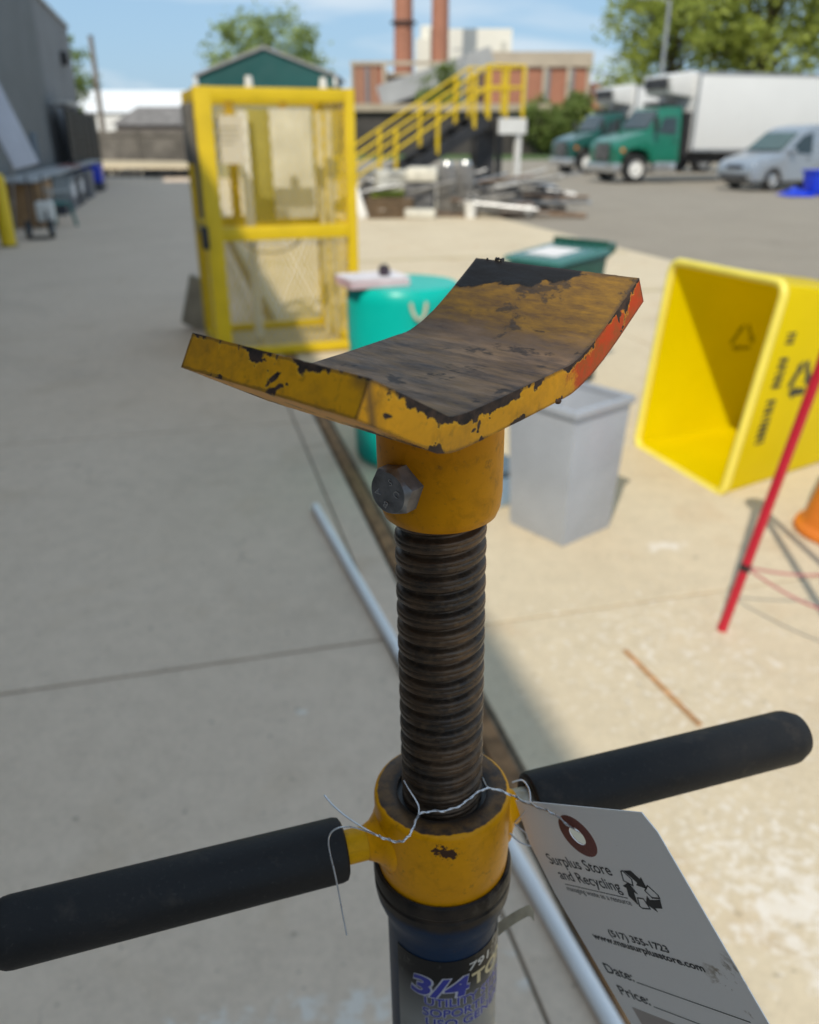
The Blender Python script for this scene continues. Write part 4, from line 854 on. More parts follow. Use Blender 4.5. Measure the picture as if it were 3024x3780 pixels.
# ------------------------------------------------------------------ yellow recycling tote lying on its side
YBIN = mat('tote_yellow', (0.90, 0.76, 0.0), 0.35, var=0.03, scale=3, spec=0.5)
yb = thing('recycling_tote', 'big yellow recycling tote lying on its side with its mouth to the left', 'tote', (0, 0, 0))
Cc, Dd = Vector((1.55, 3.715, 0)), Vector((1.314, 4.437, 0))
dirx = Vector((0.874, 0.486, 0)); dirw = (Dd - Cc).normalized()
up = Vector((0.085, 0.03, 1.0))
wid = (Dd - Cc).length; dep = 0.98
mouth = [Cc, Dd, Dd + up * 1.0, Cc + up * 1.0 + Vector((0.05, 0.0, 0.0))]
base_c = (mouth[0] + mouth[1] + mouth[2] + mouth[3]) / 4 + dirx * dep
base_c.z = 0.46
sc_ = 0.80
basep = [base_c - dirw * wid / 2 * sc_ - Vector((0, 0, 0.45)), base_c + dirw * wid / 2 * sc_ - Vector((0, 0, 0.45)), base_c + dirw * wid / 2 * sc_ + Vector((0.04, 0, 0.40)), base_c - dirw * wid / 2 * sc_ + Vector((0.04, 0, 0.40))]
cen = sum(mouth, Vector()) / 4
b = B(); bm = b.bm
def shrink(ps, k): c_ = sum(ps, Vector()) / 4; return [c_ + (p - c_) * k for p in ps]
mo, ba = mouth, basep; mi, bi = shrink(mouth, 0.975), [p - dirx * 0.012 for p in shrink(basep, 0.97)]
V = [[bm.verts.new(p) for p in ps] for ps in (mo, ba, mi, bi)]
for i in range(4):
    j = (i + 1) % 4
    bm.faces.new((V[0][i], V[0][j], V[1][j], V[1][i])); bm.faces.new((V[2][j], V[2][i], V[3][i], V[3][j])); bm.faces.new((V[0][j], V[0][i], V[2][i], V[2][j]))
bm.faces.new(V[1]); bm.faces.new(list(reversed(V[3])))
b.obj('tub', YBIN, yb, bevel=0.012)
b = B()
rp = shrink([p - dirx * 0.014 for p in mouth], 1.016); path = []
for i in range(4):
    p_, c_, n_ = rp[i - 1], rp[i], rp[(i + 1) % 4]; a0 = c_ + (p_ - c_).normalized() * 0.07; a1 = c_ + (n_ - c_).normalized() * 0.07
    for k in range(7): t = k / 6.0; path.append(a0 * (1 - t) ** 2 + c_ * 2 * t * (1 - t) + a1 * t * t)
path.append(path[0]); path.append(path[1]); b.tube(path, 0.021, 12)
b.obj('rim', mat('tote_rim', (0.86, 0.74, 0.12), 0.4, var=0.04), yb)
_nt = YBIN.node_tree; _b = _nt.nodes['Principled BSDF']; _b.inputs['Specular IOR Level'].default_value = 0.25
_tl = _nt.nodes.new('ShaderNodeBsdfTranslucent'); _tl.inputs[0].default_value = (1.0, 0.86, 0.0, 1); _mx = _nt.nodes.new('ShaderNodeMixShader'); _mx.inputs[0].default_value = 0.42
_nt.links.new(_b.outputs[0], _mx.inputs[1]); _nt.links.new(_tl.outputs[0], _mx.inputs[2]); _nt.links.new(_mx.outputs[0], _nt.nodes['Material Output'].inputs[0])
# printed marks on the outer side wall, raised a hair off its surface
n_out = (ba[0] - mo[0]).cross(mo[3] - mo[0]).normalized()
if n_out.y > 0: n_out = -n_out
def on_wall(fu, fv): # fu along depth, fv up
    a_ = mo[0].lerp(mo[3], fv); c_ = ba[0].lerp(ba[3], fv); return a_.lerp(c_, fu) + n_out * 0.004
MARK = mat('mark_black', (0.04, 0.045, 0.03), 0.6)
b = B()
def mark(fu0, fu1, fv0, fv1): b.prism([on_wall(fu0, fv0), on_wall(fu1, fv0), on_wall(fu1, fv1), on_wall(fu0, fv1)], n_out * 0.002)
rnd = random.Random(2)
for (v0, v1, n_) in ((0.235, 0.47, 9), (0.52, 0.68, 5), (0.735, 0.80, 3)):
    for k in range(n_):
        f0 = v0 + (v1 - v0) * k / n_
        hgt = 0.9 if rnd.random() > 0.3 else 0.75
        mark(0.115, 0.180, f0, f0 + 0.009)
        if rnd.random() > 0.2: mark(0.115 if rnd.random() > 0.5 else 0.162, 0.180, f0, f0 + (v1 - v0) / n_ * 0.62)
        if rnd.random() > 0.5: mark(0.140, 0.152, f0, f0 + (v1 - v0) / n_ * 0.55)
b.obj('lettering', MARK, yb, smooth=False)['kind'] = 'stuff'
def recycle(b, fn, cu, cv, r, n_ext, th, gapk=0.22, width=0.30, au=1.0, av=1.0):
    """three chasing arrows as flat prisms; fn maps plane coordinates to space"""
    for k in range(3):
        a0 = math.pi / 2 + k * 2 * math.pi / 3
        c0 = Vector((math.cos(a0), math.sin(a0))); c1 = Vector((math.cos(a0 - 2 * math.pi / 3), math.sin(a0 - 2 * math.pi / 3)))
        d = (c1 - c0).normalized(); nn = Vector((d.y, -d.x)); nn = nn if nn.dot((c0 + c1) / 2) > 0 else -nn
        m0 = c0.lerp(c1, 0.16); m1 = c0.lerp(c1, 0.62); m2 = c0.lerp(c1, 0.88)
        w = width
        P_ = [m0 - nn * w * 0.5, m0 + nn * w * 0.5, m1 + nn * w * 0.5, m1 + nn * w * 0.95, m2, m1 - nn * w * 0.95, m1 - nn * w * 0.5]
        b.prism([fn(cu + au * r * p.x, cv + av * r * p.y) for p in P_], n_ext * th)
b = B(); recycle(b, on_wall, 0.335, 0.545, 0.125, n_out, 0.002, au=0.85, av=1.0, width=0.30); b.obj('recycling_emblem', MARK, yb, smooth=False)
n_in = (bi[1] - mi[1]).cross(mi[2] - mi[1]).normalized()
if n_in.dot(dirw) > 0: n_in = -n_in
def in_wall(fu, fv):
    a_ = mi[1].lerp(mi[2], fv); c_ = bi[1].lerp(bi[2], fv); return a_.lerp(c_, fu) + n_in * 0.003
b = B(); recycle(b, in_wall, 0.60, 0.60, 0.13, n_in, 0.0015, au=0.9, av=0.9, width=0.2); b.obj('inner_emblem', mat('faint_mark', (0.40, 0.34, 0.02), 0.5), yb, smooth=False)

# ------------------------------------------------------------------ orange cone and red tripod
cn = thing('traffic_cone', 'orange traffic cone with round base in front of the yellow tote', 'cone', (1.935, 3.28, 0))
b = B(); b.lathe([(0, 0), (0.205, 0), (0.215, 0.012), (0.21, 0.03), (0.188, 0.040), (0.178, 0.055), (0.034, 0.70), (0.022, 0.71), (0, 0.71)], 48); b.obj('shell', mat('cone_orange', (0.72, 0.20, 0.02), 0.45, var=0.06), cn)
b = B(); b.lathe([(0.1150, 0.34), (0.1180, 0.34), (0.0820, 0.50), (0.0790, 0.50)], 48, close=True); b.obj('band', mat('cone_band', (0.66, 0.62, 0.58), 0.4), cn)
REDM = mat('tripod_red', (0.50, 0.012, 0.035), 0.35, var=0.06, spec=0.5)
tp = thing('tripod_stand', 'red metal tripod stand cut by the right edge of the frame', 'tripod', (0, 0, 0))
A_ = Vector((1.30, 2.47, 1.22)); FT = [Vector((1.116, 2.49, 0.0)), Vector((1.45, 2.03, 0.0)), Vector((1.72, 2.50, 0.0))]
for f in FT:
    b = B(); b.cyl(f + Vector((0, 0, 0.006)), A_, 0.0165, n=16); b.cyl(f, f + Vector((0, 0, 0.02)), 0.018, n=16); b.obj('leg', REDM, tp)
ch_p = [f.lerp(A_, 0.21) for f in FT]
PINK = mat('spreader_cord', (0.48, 0.14, 0.16), 0.6)
for i in (1, 2):
    pts = [ch_p[0].lerp(ch_p[i], k / 10.0) - Vector((0, 0, 0.035 * math.sin(math.pi * k / 10.0))) for k in range(11)]
    b = B(); b.tube(pts, 0.004, 6); b.obj('spreader_cord', PINK, tp)
for p, f in zip(ch_p, FT):
    b = B(); d = (A_ - f).normalized(); b.cyl(p - d * 0.012, p + d * 0.012, 0.0185, n=16); b.obj('clamp', BLACK if f is FT[0] else REDM, tp)
b = B(); b.lathe([(0, 0), (0.05, 0), (0.055, 0.05), (0.03, 0.08), (0, 0.08)], 20, Matrix.Translation(A_ - Vector((0, 0, 0.03)))); b.obj('head', REDM, tp)

# ------------------------------------------------------------------ white pipe on the apron
pp = thing('plastic_pipe', 'long white plastic pipe lying along the apron edge behind the stand', 'pipe', (0, 0, 0))
pa, pb = Vector((-0.442, 3.517, 0.0195)), Vector((0.44, 0.92, 0.0195))
b = B(); b.cyl(pa, pb, 0.0192, n=24); b.obj('tube', mat('pvc_white', (0.88, 0.88, 0.88), 0.35, var=0.03), pp)
b = B(); d = (pa - pb).normalized(); b.cyl(pa + d * 0.0005, pa + d * 0.0012, 0.0135, n=24); b.obj('bore', DARK, pp)

# ================================================================== THE STAND
P0 = Vector((0.0121, 0.2874, 1.459)); AX = Vector((-0.020, 0.02, 1)).normalized()
def frame_from(T, Bv, a_, o_): return Matrix(((T.x, Bv.x, a_.x, o_.x), (T.y, Bv.y, a_.y, o_.y), (T.z, Bv.z, a_.z, o_.z), (0, 0, 0, 1)))
fx = Vector((1, 0, 0)); fx = (fx - AX * fx.dot(AX)).normalized(); fy = AX.cross(fx)
MS = frame_from(fx, fy, AX, P0)                  # stand frame: z up the screw, 0 at the sleeve's lower rim, -y towards the viewer
foot = P0 - AX * (P0.z / AX.z)
stand = thing('utility_stand', 'worn yellow and blue utility stand with screw, saddle and black grips in the foreground', 'stand', foot)
def sp(o, M=MS):                                 # fix a part, modelled in frame M, to the stand
    o.parent = stand; o.matrix_parent_inverse = Matrix.Identity(4); o.matrix_basis = Matrix.Translation(-foot) @ M; return o
SL = 0.0
# --- screw
m, N, L, bs_ = newmat('screw_steel'); MATS['screw_steel'] = m
tc = nd(N, 'ShaderNodeTexCoord'); co = tc.outputs['Object']
nf = noise(N, L, co, 300, 5, 0.65); ng = noise(N, L, co, 45, 5, 0.6); nst = noise(N, L, co, 60, 4, 0.6, 0, (1, 1, 14))
col = mixc(N, L, mrange(N, L, ng, 0.35, 0.68), (0.045, 0.036, 0.030), (0.14, 0.085, 0.048)); col = mixc(N, L, mrange(N, L, nf, 0.5, 0.75, 0, 0.6), col, (0.21, 0.135, 0.075))
col = mixc(N, L, mrange(N, L, nst, 0.58, 0.72, 0, 0.45), col, (0.15, 0.13, 0.11))
L.new(col, bs_.inputs['Base Color']); bs_.inputs['Metallic'].default_value = 0.55
L.new(mrange(N, L, nf, 0.3, 0.7, 0.26, 0.5), bs_.inputs['Roughness']); bump(N, L, bs_, nf, 0.3, 0.0004)
b = B(); bm = b.bm; NR, NA, PIT, RS = 560, 96, 0.0080, 0.0180; zt, zb = 0.014, -0.185
def thread(fr):
    fr %= 1.0
    gcen = abs(fr - 0.5) * 2.0                    # 0 mid-crest .. 1 mid-groove
    if gcen < 0.50: d_ = 0.00015 * (gcen / 0.5) ** 2 + (0.00042 if abs(fr - 0.55) < 0.05 else 0)
    else:
        k = (gcen - 0.50) / 0.5; d_ = 0.00015 + 0.0027 * (math.sin(min(1, k * 1.15) * math.pi / 2)) ** 1.6
    return RS - d_
prev = None
for i in range(NR + 1):
    z = zt + (zb - zt) * i / NR; ring = []
    for k in range(NA):
        an = 2 * math.pi * k / NA; r_ = thread(z / PIT - an / (2 * math.pi)); ring.append(bm.verts.new((r_ * math.cos(an), r_ * math.sin(an), z)))
    if prev:
        for k in range(NA): bm.faces.new((prev[k], prev[(k + 1) % NA], ring[(k + 1) % NA], ring[k]))
    prev = ring
sp(b.obj('screw', m, ang=60))
# --- sleeve
sleeve_m = paint_worn('sleeve_paint', base=(0.72, 0.295, 0.0), dirt=0.5, chip=-0.35, edge_r=0.0012)
b = B(); b.lathe([(0.0186, 0.0103), (0.0200, 0.0093), (0.0218, 0.0105), (0.0230, 0.0138), (0.0236, 0.019), (0.0238, 0.0595), (0.0186, 0.0595)], 96, close=True); sp(b.obj('sleeve', sleeve_m, ang=40))
# --- saddle
Ts = Vector((0.65575, 0.75324, 0.05116)); Bs = Vector((-0.75456, 0.65614, 0.01103)); As = Ts.cross(Bs).normalized()
MSD = frame_from(Ts, Bs, As, P0)
def sad_extra(N, L, co, col):
    sx = nd(N, 'ShaderNodeSeparateXYZ'); L.new(co, sx.inputs[0]); X, Y_ = sx.outputs[0], sx.outputs[1]
    w = noise(N, L, co, 60, 6, 0.7); g_ = mrange(N, L, noise(N, L, co, 40, 5, 0.65), 0.46, 0.64, 0, 0.55)
    col = mixc(N, L, g_, col, (0.33, 0.155, 0.022))
    f = mrange(N, L, mth(N, L, 'ADD', X, mth(N, L, 'MULTIPLY', w, 0.05)), 0.050, 0.056)
    f = mth(N, L, 'MULTIPLY', f, mrange(N, L, Y_, -0.0355, -0.0365))
    red = mixc(N, L, mrange(N, L, noise(N, L, co, 120, 5, 0.7), 0.42, 0.66), (0.62, 0.062, 0.010), (0.36, 0.10, 0.018))
    col = mixc(N, L, f, col, red)
    # ground-back weld line beside the left bend
    wl_ = mrange(N, L, mth(N, L, 'ABSOLUTE', mth(N, L, 'ADD', mth(N, L, 'ADD', X, 0.0715), mth(N, L, 'MULTIPLY', w, 0.004))), 0.0, 0.0022, 0.75, 0.0)
    wl_ = mth(N, L, 'MULTIPLY', wl_, mrange(N, L, Y_, -0.030, -0.034))
    return mixc(N, L, wl_, col, (0.07, 0.05, 0.035))
edge_m = paint_worn('saddle_paint', base=(0.96, 0.43, 0.012), dirt=0.40, chip=0.95, extra=sad_extra, edge_r=0.0022, rim_attr='rim')
m, N, L, bs_ = newmat('saddle_top_worn'); top_m = m
tc = nd(N, 'ShaderNodeTexCoord'); co = tc.outputs['Object']; sx = nd(N, 'ShaderNodeSeparateXYZ'); L.new(co, sx.inputs[0]); X, Y_ = sx.outputs[0], sx.outputs[1]
st1 = noise(N, L, co, 42, 7, 0.68, 0.15, (3.2, 0.75, 1)); st2 = noise(N, L, co, 120, 6, 0.7, 0.1, (2.4, 0.6, 1)); bl = noise(N, L, co, 34, 6, 0.6, 0.4); fi = noise(N, L, co, 420, 4, 0.7)
brown = mixc(N, L, mrange(N, L, st1, 0.38, 0.62), (0.075, 0.048, 0.036), (0.32, 0.19, 0.10))
brown = mixc(N, L, mrange(N, L, st2, 0.5, 0.72, 0, 0.55), brown, (0.30, 0.18, 0.075))
ochre = mixc(N, L, mrange(N, L, st2, 0.38, 0.64), (0.12, 0.064, 0.018), (0.27, 0.145, 0.022))
dusty = noise(N, L, co, 16, 4, 0.6); brown = mixc(N, L, mrange(N, L, dusty, 0.45, 0.68, 0, 0.45), brown, (0.30, 0.20, 0.125))
wing = mrange(N, L, mth(N, L, 'ADD', mth(N, L, 'ABSOLUTE', mth(N, L, 'ADD', X, 0.0)), mth(N, L, 'MULTIPLY', bl, 0.018)), 0.042, 0.052)
col = mixc(N, L, wing, brown, ochre)
blk = mixc(N, L, mrange(N, L, fi, 0.4, 0.7), (0.016, 0.014, 0.016), (0.050, 0.042, 0.042))
col = mixc(N, L, mrange(N, L, mth(N, L, 'ADD', bl, mth(N, L, 'MULTIPLY', mth(N, L, 'SUBTRACT', st2, 0.5), 0.35)), 0.585, 0.625, 0, 0.78), col, blk)                                      # bare dark patches
bend = mrange(N, L, mth(N, L, 'ABSOLUTE', mth(N, L, 'SUBTRACT', X, 0.034)), 0.0, 0.009, 0.5, 0.0)         # darker line along the bend
col = mixc(N, L, mth(N, L, 'MULTIPLY', bend, mrange(N, L, st1, 0.35, 0.55)), col, blk)
tar = mth(N, L, 'ADD', mrange(N, L, X, 0.050, 0.070), mrange(N, L, Y_, -0.020, 0.030, -0.55, 0.15)); tar = mth(N, L, 'ADD', tar, mth(N, L, 'MULTIPLY', bl, 0.9))
col = mixc(N, L, mrange(N, L, tar, 0.93, 0.97), col, (0.010, 0.010, 0.012))                               # dried tar at the upper tip
ew = edge_wear(N, L, 0.004); col = mixc(N, L, mrange(N, L, mth(N, L, 'ADD', mth(N, L, 'MULTIPLY', ew, 1.2), mth(N, L, 'MULTIPLY', bl, 0.8)), 0.58, 0.68), col, (0.035, 0.030, 0.030))
L.new(col, bs_.inputs['Base Color']); L.new(mrange(N, L, st2, 0.3, 0.7, 0.5, 0.8), bs_.inputs['Roughness']); bs_.inputs['Specular IOR Level'].default_value = 0.35
hh = mth(N, L, 'ADD', mth(N, L, 'MULTIPLY', mrange(N, L, tar, 0.92, 1.0), 1.2), mth(N, L, 'ADD', mth(N, L, 'MULTIPLY', st2, 0.6), mth(N, L, 'MULTIPLY', fi, 0.3))); bump(N, L, bs_, hh, 0.6, 0.0006)
MATS['saddle_top_worn'] = m
key = [(-0.0735, 0.0897), (-0.0415, 0.0697), (-0.030, 0.0684), (0.016, 0.0684), (0.030, 0.0694), (0.0465, 0.0758), (0.0715, 0.0903)]
def catmull(P_, n):
    out = []
    for i in range(len(P_) - 1):
        p0 = Vector(P_[max(i - 1, 0)]); p1 = Vector(P_[i]); p2 = Vector(P_[i + 1]); p3 = Vector(P_[min(i + 2, len(P_) - 1)])
        for k in range(n):
            t = k / n; out.append(0.5 * ((2 * p1) + (p2 - p0) * t + (2 * p0 - 5 * p1 + 4 * p2 - p3) * t * t + (3 * p1 - p0 - 3 * p2 + p3) * t ** 3))
    out.append(Vector(P_[-1])); return out
# left wing is a straight press-brake bend, the right side a smooth sweep
left = [Vector(key[0]).lerp(Vector(key[1]), k / 10) for k in range(10)]
inn = left + catmull(key[1:], 9)
TH = 0.0112; outp = []
for i, p in enumerate(inn):
    d = (inn[min(i + 1, len(inn) - 1)] - inn[max(i - 1, 0)]).normalized(); nrm = Vector((d.y, -d.x)); outp.append(p + nrm * TH)
loop = [(p, 1) for p in inn] + [(inn[-1].lerp(outp[-1], k / 5), 0) for k in range(1, 5)] + [(p, 0) for p in reversed(outp)] + [(outp[0].lerp(inn[0], k / 5), 0) for k in range(1, 5)]
HB = 0.0376; NB = 46; b = B(); bm = b.bm; rl = bm.verts.layers.float.new('rim'); rings = []; cen2 = sum((p for p, _ in loop), Vector((0, 0))) / len(loop)
rnd = random.Random(3)
for j in range(NB + 1):
    y = -HB + 2 * HB * j / NB; e = 0.0
    ring = []
    for (p, tp_) in loop: ring.append(bm.verts.new((p.x + rnd.uniform(-1, 1) * 0.00006, y, p.y + rnd.uniform(-1, 1) * 0.00006)))
    rings.append(ring)
nl = len(loop); ni = len(inn)
for j in range(NB):
    for i in range(nl):
        k = (i + 1) % nl; f = bm.faces.new((rings[j][i], rings[j][k], rings[j + 1][k], rings[j + 1][i])); f.material_index = 1 if i < ni - 1 else 0
# end caps as quad strips between inner and outer outline
def cap(r):
    inn_v = r[:ni]; out_v = list(reversed(r[ni + 4: ni + 4 + ni]))
    for i in range(ni - 1): 
        f = bm.faces.new((inn_v[i], inn_v[i + 1], out_v[i + 1], out_v[i]))
    bm.faces.new([inn_v[-1]] + r[ni:ni + 4] + [out_v[-1]]); bm.faces.new([out_v[0]] + r[ni + 4 + ni:] + [inn_v[0]])
cap(rings[0]); cap(rings[-1])
for rg in rings:
    for i, v in enumerate(rg):
        v[rl] = 0.0 if i < ni else ((i - ni + 1) / 5.0 if i < ni + 4 else (1.0 if i < 2 * ni + 4 else 1.0 - (i - 2 * ni - 3) / 5.0))
bmesh.ops.recalc_face_normals(bm, faces=bm.faces[:])
es = [e for e in bm.edges if len(e.link_faces) == 2 and e.calc_face_angle(0) > R(55)]
bmesh.ops.bevel(bm, geom=es, offset=0.0009, segments=3, profile=0.55, affect='EDGES', clamp_overlap=True)
sad = sp(b.obj('saddle', [edge_m, top_m], ang=40), MSD)
# small dried drip under the near edge and tar crumb on the tip
b = B()
for (x, y, z, r_) in ((0.0195, -0.0372, 0.0572, 0.0013), (0.0212, -0.0370, 0.0580, 0.0010), (0.0178, -0.0372, 0.0578, 0.0009)): b.lathe([(0, -r_), (r_ * 0.7, -r_ * 0.7), (r_, 0), (r_ * 0.7, r_ * 0.7), (0, r_)], 10, Matrix.Translation((x, y, z)))
o = b.obj('drip', mat('rust_drip', (0.07, 0.03, 0.015), 0.6)); sp(o, MSD)
b = B(); rnd = random.Random(8)
for k in range(9): r_ = rnd.uniform(0.0005, 0.0011); b.lathe([(0, -r_), (r_, -r_ * 0.2), (r_ * 0.6, r_ * 0.8), (0, r_)], 7, Matrix.Translation((0.0716 + rnd.uniform(-.001, .001), 0.0275 + rnd.uniform(-.004, .004), 0.0903 + rnd.uniform(0, .0008))))
sp(b.obj('tar_crumb', mat('tar_black', (0.012, 0.012, 0.013), 0.7, bmp=0.5, bdist=0.001)), MSD)
# --- hex bolt
BOLT = mat('bolt_zinc', (0.22, 0.225, 0.24), 0.42, 0.6, var=0.3, scale=120, bmp=0.25, bdist=0.0003)
ba_ = R(-90 - 39); nb_ = Vector((math.cos(ba_), math.sin(ba_), 0.0)); xb = Vector((-nb_.y, nb_.x, 0)); zb_ = Vector((0, 0, 1))
MBOLT = MS @ Matrix(((xb.x, zb_.x, nb_.x, nb_.x * 0.0233), (xb.y, zb_.y, nb_.y, nb_.y * 0.0233), (xb.z, zb_.z, nb_.z, 0.0275), (0, 0, 0, 1)))
b = B(); bm = b.bm; rings = []
RH = 0.0095
for (z, k, ch_) in ((-0.002, 1, 0), (0.0058, 1, 0), (0.0072, 1, 1)):
    ring = []
    for i in range(60):
        an = 2 * math.pi * i / 60 + R(12); a6 = (an - R(12)) % (math.pi / 3) - math.pi / 6
        rh = RH * math.cos(math.pi / 6) / math.cos(a6)
        if ch_: rh = RH * 0.80
        elif z > 0: rh = min(rh, RH * 1.0)
        ring.append(bm.verts.new((rh * math.cos(an), rh * math.sin(an), z - (0.0011 * max(0, (rh - RH * 0.87) / (RH * 0.13)) if z > 0 and not ch_ else 0))))
    rings.append(ring)
for a_, c_ in zip(rings[:-1], rings[1:]):
    for i in range(60): bm.faces.new((a_[i], a_[(i + 1) % 60], c_[(i + 1) % 60], c_[i]))
bm.faces.new(rings[-1]); bm.faces.new(list(reversed(rings[0])))
bolt = sp(b.obj('bolt', BOLT, ang=18), MBOLT)
# --- text helper
def text_verts(body, bold=0.0, ext=0.0):
    cu = bpy.data.curves.new('t', 'FONT'); cu.body = body; cu.size = 1.0; cu.offset = bold; cu.resolution_u = 4; cu.extrude = ext
    o = bpy.data.objects.new('t', cu); COL.objects.link(o); dg = bpy.context.evaluated_depsgraph_get(); dg.update()
    me = bpy.data.meshes.new_from_object(o.evaluated_get(dg)); bpy.data.objects.remove(o); bpy.data.curves.remove(cu)
    vs_ = [v.co.copy() for v in me.vertices]; fs = [tuple(p.vertices) for p in me.polygons]; bpy.data.meshes.remove(me); return vs_, fs
_h, _ = text_verts('H'); CAP = max(v.y for v in _h) - min(v.y for v in _h)
def fit_text(body, x0, x1, base, cap, bold=0.0, slant=0.0, xh=None):
    vs_, fs = text_verts(body, bold); a_, b_ = min(v.x for v in vs_), max(v.x for v in vs_)
    return [Vector((x0 + (v.x - a_) / (b_ - a_) * (x1 - x0) + slant * v.y / CAP * cap, base + v.y / CAP * cap, v.z)) for v in vs_], fs
def mesh_from(name, parts, m, fn):
    vs_, fs = [], []
    for (v, f) in parts:
        o_ = len(vs_); vs_ += [fn(p) for p in v]; fs += [tuple(i + o_ for i in q_) for q_ in f]
    me = bpy.data.meshes.new(name); me.from_pydata(vs_, [], fs); me.materials.append(m); o = bpy.data.objects.new(name, me); COL.objects.link(o); return o
lets = []
for (chx, px, py, rot) in (('S', 0.0016, 0.0043, 20), ('C', 0.0042, 0.0004, -30), ('B', -0.0012, -0.0045, 150), ('A', -0.0044, -0.0006, 110)):
    v, f = text_verts(chx, 0.0, 0.10); c_ = Vector((sum(p.x for p in v) / len(v), sum(p.y for p in v) / len(v), 0)); Rm = Matrix.Rotation(R(rot), 3, 'Z')
    lets.append(([Rm @ ((p - c_) * 0.0036) + Vector((px, py, 0.0072)) for p in v], f))
o = mesh_from('stamped_letters', lets, mat('letter_zinc', (0.5, 0.5, 0.52), 0.3, 0.9), lambda p: p); o.parent = bolt; o.matrix_parent_inverse = Matrix.Identity(4)
# --- collar nut with arms
def collar_extra(N, L, co, col):
    sx = nd(N, 'ShaderNodeSeparateXYZ'); L.new(co, sx.inputs[0])
    cb = nd(N, 'ShaderNodeCombineXYZ'); L.new(sx.outputs[0], cb.inputs[0]); L.new(sx.outputs[1], cb.inputs[1])
    ln = nd(N, 'ShaderNodeVectorMath', operation='LENGTH'); L.new(cb.outputs[0], ln.inputs[0])
    w = noise(N, L, co, 160, 5, 0.65); st_ = noise(N, L, co, 26, 5, 0.6)
    rr = mth(N, L, 'ADD', ln.outputs[1], mth(N, L, 'MULTIPLY', w, 0.0022))
    f = mth(N, L, 'MULTIPLY', mrange(N, L, rr, 0.0304, 0.0299), mrange(N, L, sx.outputs[2], -0.1290, -0.1284))
    rust = mixc(N, L, mrange(N, L, w, 0.35, 0.65), (0.045, 0.030, 0.022), (0.16, 0.085, 0.032))
    rust = mixc(N, L, mrange(N, L, st_, 0.5, 0.7, 0, 0.6), rust, (0.22, 0.12, 0.035))
    rust = mixc(N, L, mrange(N, L, rr, 0.0255, 0.0225, 0, 0.85), rust, (0.022, 0.02, 0.02))
    col = mixc(N, L, f, col, rust)
    # one knocked-off patch on the front and a darker lower rim
    mp = nd(N, 'ShaderNodeMapping'); mp.inputs['Location'].default_value = (0.0005 / 0.006, 0.0, 0.1335 / 0.0052); mp.inputs['Scale'].default_value = (1 / 0.006, 0, 1 / 0.0052); L.new(co, mp.inputs[0])
    l2 = nd(N, 'ShaderNodeVectorMath', operation='LENGTH'); L.new(mp.outputs[0], l2.inputs[0])
    f3 = mrange(N, L, mth(N, L, 'ADD', l2.outputs[1], mth(N, L, 'MULTIPLY', w, 4.2)), 2.75, 2.65); f3 = mth(N, L, 'MULTIPLY', f3, mrange(N, L, sx.outputs[1], -0.015, -0.02))
    col = mixc(N, L, f3, col, (0.06, 0.026, 0.014))
    lowr = mrange(N, L, mth(N, L, 'ADD', sx.outputs[2], mth(N, L, 'MULTIPLY', w, 0.006)), -0.1675, -0.1650, 0.8, 0); col = mixc(N, L, lowr, col, (0.03, 0.022, 0.015))
    return col
collar_m = paint_worn('collar_paint', base=(0.93, 0.395, 0.0), dirt=0.45, chip=-0.30, extra=collar_extra, edge_r=0.0010, rough=0.36, spec=0.2)
b = B(); b.lathe([(0.0203, -0.126), (0.0215, -0.1255), (0.0290, -0.1252), (0.0303, -0.1262), (0.0307, -0.128), (0.0306, -0.156), (0.0301, -0.1640), (0.0291, -0.1695), (0.0272, -0.1715), (0.0203, -0.1715)], 96, close=True)
hd = Vector((0.951, 0.309, -0.012)).normalized(); ZH = -0.1470
for s in (-1, 1):
    c_ = Vector((0, 0, ZH))
    b.tube([c_ + hd * s * 0.0245, c_ + hd * s * 0.0285, c_ + hd * s * 0.0305, c_ + hd * s * 0.0330, c_ + hd * s * 0.0365], [0.0160, 0.0150, 0.0118, 0.0092, 0.0076], n=32)
collar = sp(b.obj('collar', collar_m, ang=50))
b = B(); b.lathe([(0.0178, -0.129), (0.0204, -0.1290), (0.0204, -0.1285), (0.0178, -0.1285)], 64, close=True); sp(b.obj('bore_ring', mat('bore_black', (0.010, 0.009, 0.009), 0.4)))  # near-black ring closing the gap round the screw
m, N, L, bs_ = newmat('grip_rubber'); MATS['grip_rubber'] = m
tc = nd(N, 'ShaderNodeTexCoord'); co = tc.outputs['Object']; na = noise(N, L, co, 30, 6, 0.65, 0.2); nb2 = noise(N, L, co, 500, 3, 0.6); ns = noise(N, L, co, 55, 4, 0.6)
col = mixc(N, L, mrange(N, L, na, 0.4, 0.68), (0.008, 0.0085, 0.010), (0.016, 0.0155, 0.016)); col = mixc(N, L, mrange(N, L, nb2, 0.6, 0.75, 0, 0.4), col, (0.045, 0.042, 0.039)); col = mixc(N, L, mrange(N, L, ns, 0.60, 0.72, 0, 0.45), col, (0.050, 0.041, 0.033))
L.new(col, bs_.inputs['Base Color']); L.new(mrange(N, L, na, 0.3, 0.7, 0.48, 0.66), bs_.inputs['Roughness']); bs_.inputs['Specular IOR Level'].default_value = 0.28; bump(N, L, bs_, mth(N, L, 'ADD', nb2, mth(N, L, 'MULTIPLY', ns, 2.0)), 0.28, 0.0005)
